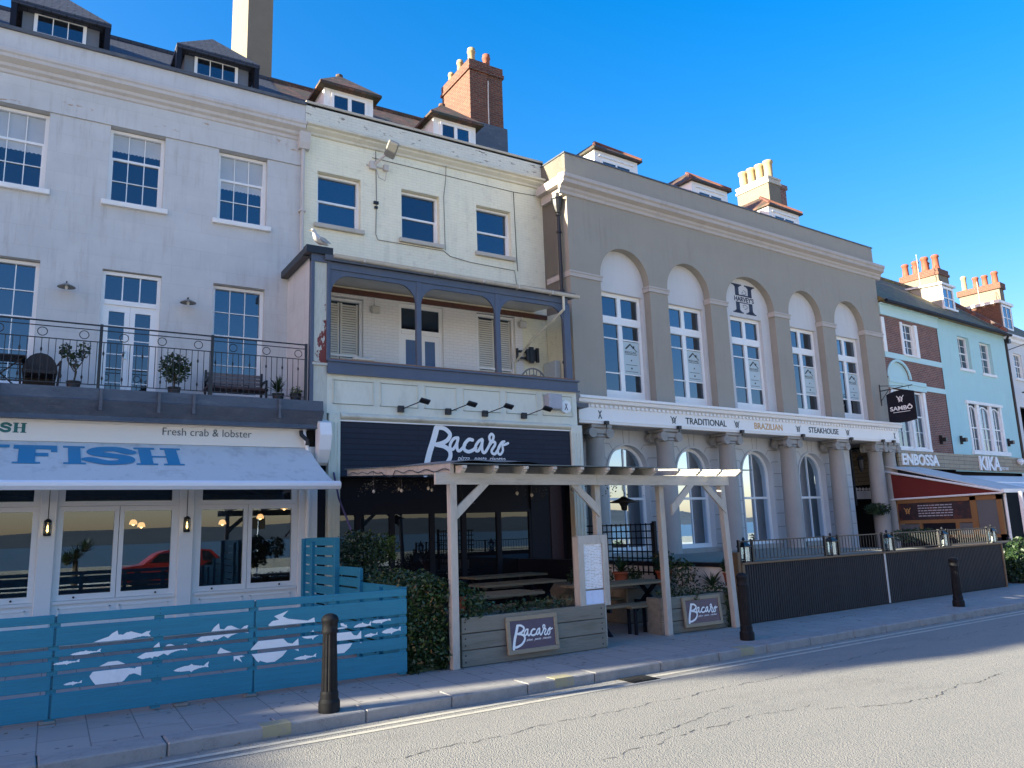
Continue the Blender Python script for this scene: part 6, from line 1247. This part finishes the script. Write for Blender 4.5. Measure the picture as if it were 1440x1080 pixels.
m_=MB(); m_.prism([(.29*math.cos(a*math.pi/10),.22,.48+.36*math.sin(a*math.pi/10)) for a in range(11)]+[(-.24,.22,.2),(.24,.22,.2)],(0,.04,.0)); part(chh,'backrest',m_,m_rat,False); part(chh,'seat',MB().bbox(-.26,.26,-.25,.24,.36,.42,.01),m_rat,False)
part(chh,'armrest',MB().tube([(-.28,.22,.62),(-.32,-.2,.62),(-.28,-.24,.0)],.02,6),m_rat,False); part(chh,'armrest',MB().tube([(.28,.22,.62),(.32,-.2,.62),(.28,-.24,.0)],.02,6),m_rat,False)
for a in (-.24,.24): part(chh,'leg',MB().tube([(a,.24,.4),(a*1.1,.28,0)],.018,6),m_rat,False)
tb=thing('balcony_table','small dark folding table at the left edge of the balcony','table',(-.55,16.4,4.4)); part(tb,'table_top',MB().bbox(-.4,.35,-.3,.3,.62,.65,.008),m_rat,False)
for a,b in ((-.35,.3),(.3,-.35)): part(tb,'leg',MB().tube([(a,-.2,0),(b,-.2,.62)],.014,6),m_rat,False)
bn_=thing('garden_bench','dark slatted bench below the right hand balcony window','bench',(3.6,16.9,4.4)); part(bn_,'seat',MB().bbox(-.62,.62,-.25,.2,.36,.42,.01),mat('dark_bench_wood',(.06,.03,.03),.6,.2),False)
m_=MB(); 
for k in range(4): m_.box(-.6,.6,.18+.02*k,.2+.02*k,.46+.085*k,.53+.085*k)
part(bn_,'backrest',m_,mat('grey_bench_slats',(.16,.14,.14),.7,.15),False)
for a in (-.6,.56): part(bn_,'end_frame',MB().box(a,a+.04,-.25,.24,0,.05).box(a,a+.04,.18,.24,0,.82).box(a,a+.04,-.25,-.2,0,.58).box(a,a+.04,-.25,.2,.56,.6),m_black,False)
# ================================================================ verandah things
gl=thing('seagull','white and grey seagull standing on the corner of the verandah roof','bird',(4.98,vf-.02,7.79),R(200))
m_=MB(); m_.tube([(-.22,0,.10),(-.16,0,.115),(-.08,0,.13),(.02,0,.15),(.10,0,.19),(.14,0,.25),(.155,0,.30),(.185,0,.325),(.215,0,.325),(.24,0,.315)],[.012,.035,.065,.082,.075,.05,.04,.044,.036,.014],12)
part(gl,'body',m_,mat('gull_white',(.5,.5,.5),.7),False,True)
for s in (-1,1): part(gl,'wing',MB().prism([(-.26,s*.045,.13),(-.06,s*.082,.20),(.06,s*.082,.20),(.09,s*.08,.15),(-.04,s*.086,.10)],(0,s*.012,0)),mat('gull_grey',(.32,.34,.36),.7),False); part(gl,'leg',MB().tube([(.0,s*.03,.09),(.0,s*.03,.0),(.04,s*.035,.0)],.006,5),mat('gull_leg',(.5,.3,.25),.6),False)
part(gl,'beak',MB().tube([(.235,0,.318),(.27,0,.312),(.285,0,.30)],[.011,.008,.002],6),mat('gull_beak',(.75,.45,.05),.5),False)
fl_=thing('street_floodlight','grey street floodlight bracketed high on the cream brick wall','floodlight',(7.1,D,10.8)); part(fl_,'bracket',MB().box(-.35,.25,-.03,0,.10,.13).box(-.28,-.12,-.10,0,.02,.22).box(.10,.22,-.10,0,.05,.2).tube([(-.15,-.1,.15),(.0,-.35,.3),(.12,-.45,.4)],.03,8).tube([(-.1,-.05,.05),(-.05,-.1,-.2),(.12,-.1,-.25),(.18,-.05,.05)],.012,6),m_trim_grey,False)
part(fl_,'head',MB().bbox(-.14,.14,-.22,.22,-.07,.07,.03).xform(Matrix.Translation((.12,-.52,.42))@Matrix.Rotation(R(-35),4,'X')@Matrix.Rotation(R(25),4,'Y')),mat('lamp_housing_grey',(.22,.22,.2),.5),False)
cb=MB(); cb.tube([(7.0,D-.01,11.35),(7.02,D-.01,10.1),(7.0,D-.012,9.1),(7.05,D-.012,8.96),(8.9,D-.012,8.97),(9.1,D-.012,8.85),(9.7,D-.012,8.78),(11.1,D-.012,8.75),(11.15,D-.012,8.3),(11.25,D-.012,8.0),(12.1,D-.012,7.85)],.011,5); solo('cable',cb,m_conc,'thin grey cable running down and across below the top windows of the cream house','cable')
cb=MB(); cb.tube([(9.0,D-.05,11.4),(9.0,D-.012,11.0),(8.93,D-.012,10.5),(8.95,D-.012,9.0)],.009,5); solo('cable',cb,m_conc,'thin grey cable hanging right of the middle top window of the cream house','cable')
cb=MB(); cb.tube([(11.15,D-.012,11.1),(11.18,D-.012,9.2),(11.2,D-.012,8.75)],.009,5); cb.tube([(6.9,D-.012,11.15),(11.1,D-.012,11.1),(12.1,D-.012,11.15)],.008,5); solo('cable',cb,m_black,'thin black cable under the cornice and down beside the right top window','cable')
for x,z in ((7.0,9.92),(7.0,9.82)): pass
solo('cable_clip',MB().box(6.94,7.06,D-.06,D,9.90,9.97).box(6.96,7.04,D-.05,D,9.78,9.84),m_black,'small black junction boxes on the cable between the top windows','junction box')
for i,(x,z) in enumerate(((6.98,7.12),(11.28,7.22))): 
    L=thing('bulkhead_light',('square white bulkhead light on the verandah wall left of the door','square white bulkhead light on the verandah wall above the bracket mount')[i],'light',(x,D,z)); part(L,'body',MB().bbox(-.12,.12,-.09,.0,-.1,.1,.03),mat('light_plastic',(.55,.53,.48),.5),False); part(L,'conduit',MB().box(-.015,.015,-.03,0,.1,.3),m_white,False)
tv=thing('screen_bracket','black articulated wall bracket on the cream verandah wall','bracket',(11.1,D,6.35)); part(tv,'arm',MB().box(-.05,.0,-.06,0,-.18,.18).box(0,.28,-.1,-.06,.06,.12).box(0,.28,-.1,-.06,-.12,-.06).box(.2,.5,-.16,-.1,-.16,.16).box(.5,.58,-.2,-.14,-.2,.2).box(.3,.42,-.18,-.1,-.22,.22),m_black,False)
cc=thing('cast_iron_chair','ornate dark metal chair back showing above the verandah parapet','chair',(10.8,16.3,4.8)); m_=MB(); m_.tube([(.42*math.cos(a*math.pi/12),0,.42+.5*math.sin(a*math.pi/12)) for a in range(13)],.022,6)
for k in range(-3,4): m_.tube([(k*.1,0,.4),(k*.1+.03*(-1)**k,0,.62),(k*.11,0,.42+.5*math.sqrt(max(0,1-(k*.11/.42)**2)))],.012,5)
m_.tube([(.28*math.cos(a*math.pi/12),0,.42+.33*math.sin(a*math.pi/12)) for a in range(13)],.014,5); part(cc,'backrest',m_,m_conc,False); part(cc,'seat',MB().lathe([(.01,.40),(.3,.40),(.3,.43),(.01,.43)],(0,-.2,0),14),m_conc,False)
for a in (-.2,.2):
    for b in (-.38,0): part(cc,'leg',MB().tube([(a,b,0),(a*.8,b,.4)],.014,5),m_conc,False)
cu=thing('wall_cupboard','pale grey meter cupboard at the right end of the verandah','cupboard',(11.98,17.15,4.8)); part(cu,'body',MB().bbox(-.08,.1,-.28,.28,.0,1.35,.01),mat('cupboard_grey',(.50,.56,.58),.5),False); part(cu,'knob',MB().box(-.1,-.08,-.1,-.06,.6,.66),m_black,False)
solo('birdhouse_rag',MB().bbox(5.75,6.25,vf-.0,vf+.12,5.376,5.46,.03),m_stone,'pale folded cloth lying on the verandah parapet below the left window','cloth')
ac=thing('alarm_box','white octagonal alarm box on the panelled band at the right','alarm box',(11.25,vf,4.64)); part(ac,'box',MB().add(*_disc(0,-.09,0,.165,.09,8)),m_ink_white,False); em_=MB(); 
stroke(em_,[(-.04,-.08),(0,-.0),(-.03,.07),(.03,.07),(0,0),(.04,-.08)],.02,-.092,sm=False); part(ac,'emblem',em_,m_ink_navy,False)
gbx=thing('grey_box','tall grey utility box on the panelled band beside the alarm','box',(10.85,vf,4.55)); part(gbx,'body',MB().bbox(-.2,.2,-.22,0,-.0,.37,.01),mat('utility_grey',(.36,.38,.42),.6),False)
for i,x in enumerate((6.82,7.98,8.94,10.02)):
    L=thing('sign_spotlight',('first','second','third','fourth')[i]+' black swan arm spotlight from the left above the large dark restaurant sign','spotlight',(x,vf,4.36),0,'spotlights above the restaurant sign')
    part(L,'base',MB().box(-.06,.07,-.08,0,-.07,.07),m_black,False); part(L,'arm',MB().tube([(.03,-.06,.0),(.25,-.42,.10),(.30,-.50,.13)],.012,6),m_black,False)
    part(L,'head',MB().bbox(-.11,.11,-.07,.07,-.025,.025,.01).xform(Matrix.Translation((.33,-.58,.11))@Matrix.Rotation(R(-28),4,'X')@Matrix.Rotation(R(15),4,'Y')),m_black,False)
solo('strap',MB().tube([(5.3,15.55,2.95),(5.22,15.0,2.4),(5.0,13.6,1.7)],.02,6),mat('purple_strap',(.10,.07,.14),.8),'purple grey strap slanting down beside the dark shop wall','strap')
# things across the road that the windows mirror
car=thing('parked_car','red parked car on the far side of the road, seen only as a reflection','car',(5.2,-3.0,-.1)); m_carp=mat('red_car_paint',(.33,.02,.015),.3,.03,3,20,0)
low=[(-2.1,.28),(-2.16,.5),(-2.1,.72),(-1.95,.82),(-1.2,.90),(1.25,.93),(1.95,.86),(2.12,.75),(2.16,.5),(2.1,.28)]
part(car,'body',MB().prism([(x,-.84,z) for x,z in low],(0,1.68,0)),m_carp,False)
b0=[(-1.25,.9),(-.75,1.30),(-.45,1.40),(.55,1.44),(1.25,1.38),(1.75,.9)]
cb_=MB(); n_=len(b0); cb_.v=[(x,-.80+(z-.9)*.28,z) for x,z in b0]+[(x,.80-(z-.9)*.28,z) for x,z in b0]; cb_.f=[tuple(range(n_)),tuple(range(n_,2*n_))]+[(i,(i+1)%n_,(i+1)%n_+n_,i+n_) for i in range(n_)]; part(car,'cabin',cb_,m_carp,False)
for s_ in (-1,1):
    for P in ([(-1.05,.95),(-.66,1.30),(-.12,1.36),(-.12,.95)],[(-.04,.95),(-.04,1.36),(.75,1.37),(.82,.95)],[(.92,.95),(.88,1.35),(1.15,1.33),(1.45,.98)]):
        w_=MB(); w_.poly([(x,s_*(.815-(z-.9)*.28),z) for x,z in P]); part(car,'side_window',w_,m_glassS,False)
for x in (-1.35,1.35):
    for y in (-.88,.70): part(car,'wheel',MB().add(*_disc(x,y,.31,.31,.18,20)),m_black,False)
pt=thing('palm','low spiky palm across the road, seen only as a reflection','palm',(1.75,-4.2,-.05)); m_=MB(); 
for c_ in ((0,0,1.1),(.3,.1,1.4),(-.3,0,.9)): blades(m_,c_,70,.8,.03,q,.4,1.1)
part(pt,'fronds',m_,m_leafD,False); part(pt,'trunk',MB().tube([(0,0,0),(0,0,1.1)],[.12,.09],8),m_stem,False)
sg_=thing('sign_post','square sign on a pole across the road, seen only as a reflection','sign',(8.6,-3.6,-.05)); part(sg_,'pole',MB().tube([(0,0,0),(0,0,2.6)],.03,8),m_bar,False); part(sg_,'board',MB().box(-.3,.3,-.02,.02,2.1,2.6),m_stem,False)
# low sea wall, rail and beach huts across the road
hut=thing('sea_wall','low pale sea wall along the far promenade, seen only in reflections','wall',(5,-14,0)); part(hut,'wall',MB().box(-55,60,-.2,.2,0,.5),m_stone,False)
def offtree(label,x,y,crowns,n):
    t=thing('shadow_tree',label,'tree',(x,y,0)); zt=min(c[2] for c in crowns); part(t,'trunk',MB().tube([(x,y,0),(x+.1,y+.05,zt*.6),(x,y,zt+.3)],[.2,.15,.08],10),m_stem)
    m_=MB()
    for cx,cy,cz,rx,ry,rz in crowns: leaves(m_,blob_pts((cx,cy,cz),(rx,ry,rz),n,q,.0),.16,q)
    part(t,'crown',m_,m_leaf)
offtree('tall unseen tree added beyond the left edge of the picture to shade the road',-30,12.4,[(-30,12.6,12.5,.8,.95,1.0),(-30,13.1,13.1,.8,.9,1.1)],1500)  # added out of view; crowns placed for the soft dark patch on the road
offtree('low unseen tree added beyond the left edge of the picture to shade the pavement',-27,11.6,[(-27,12.1,7.55,1.3,1.5,1.4),(-27,12.3,7.8,1,1.2,1.2),(-27,11.0,7.45,1,1.2,1.15),(-27,11.6,5.7,1,1.5,1.2)],3600)  # added out of view; crowns sized to shade the near left pavement
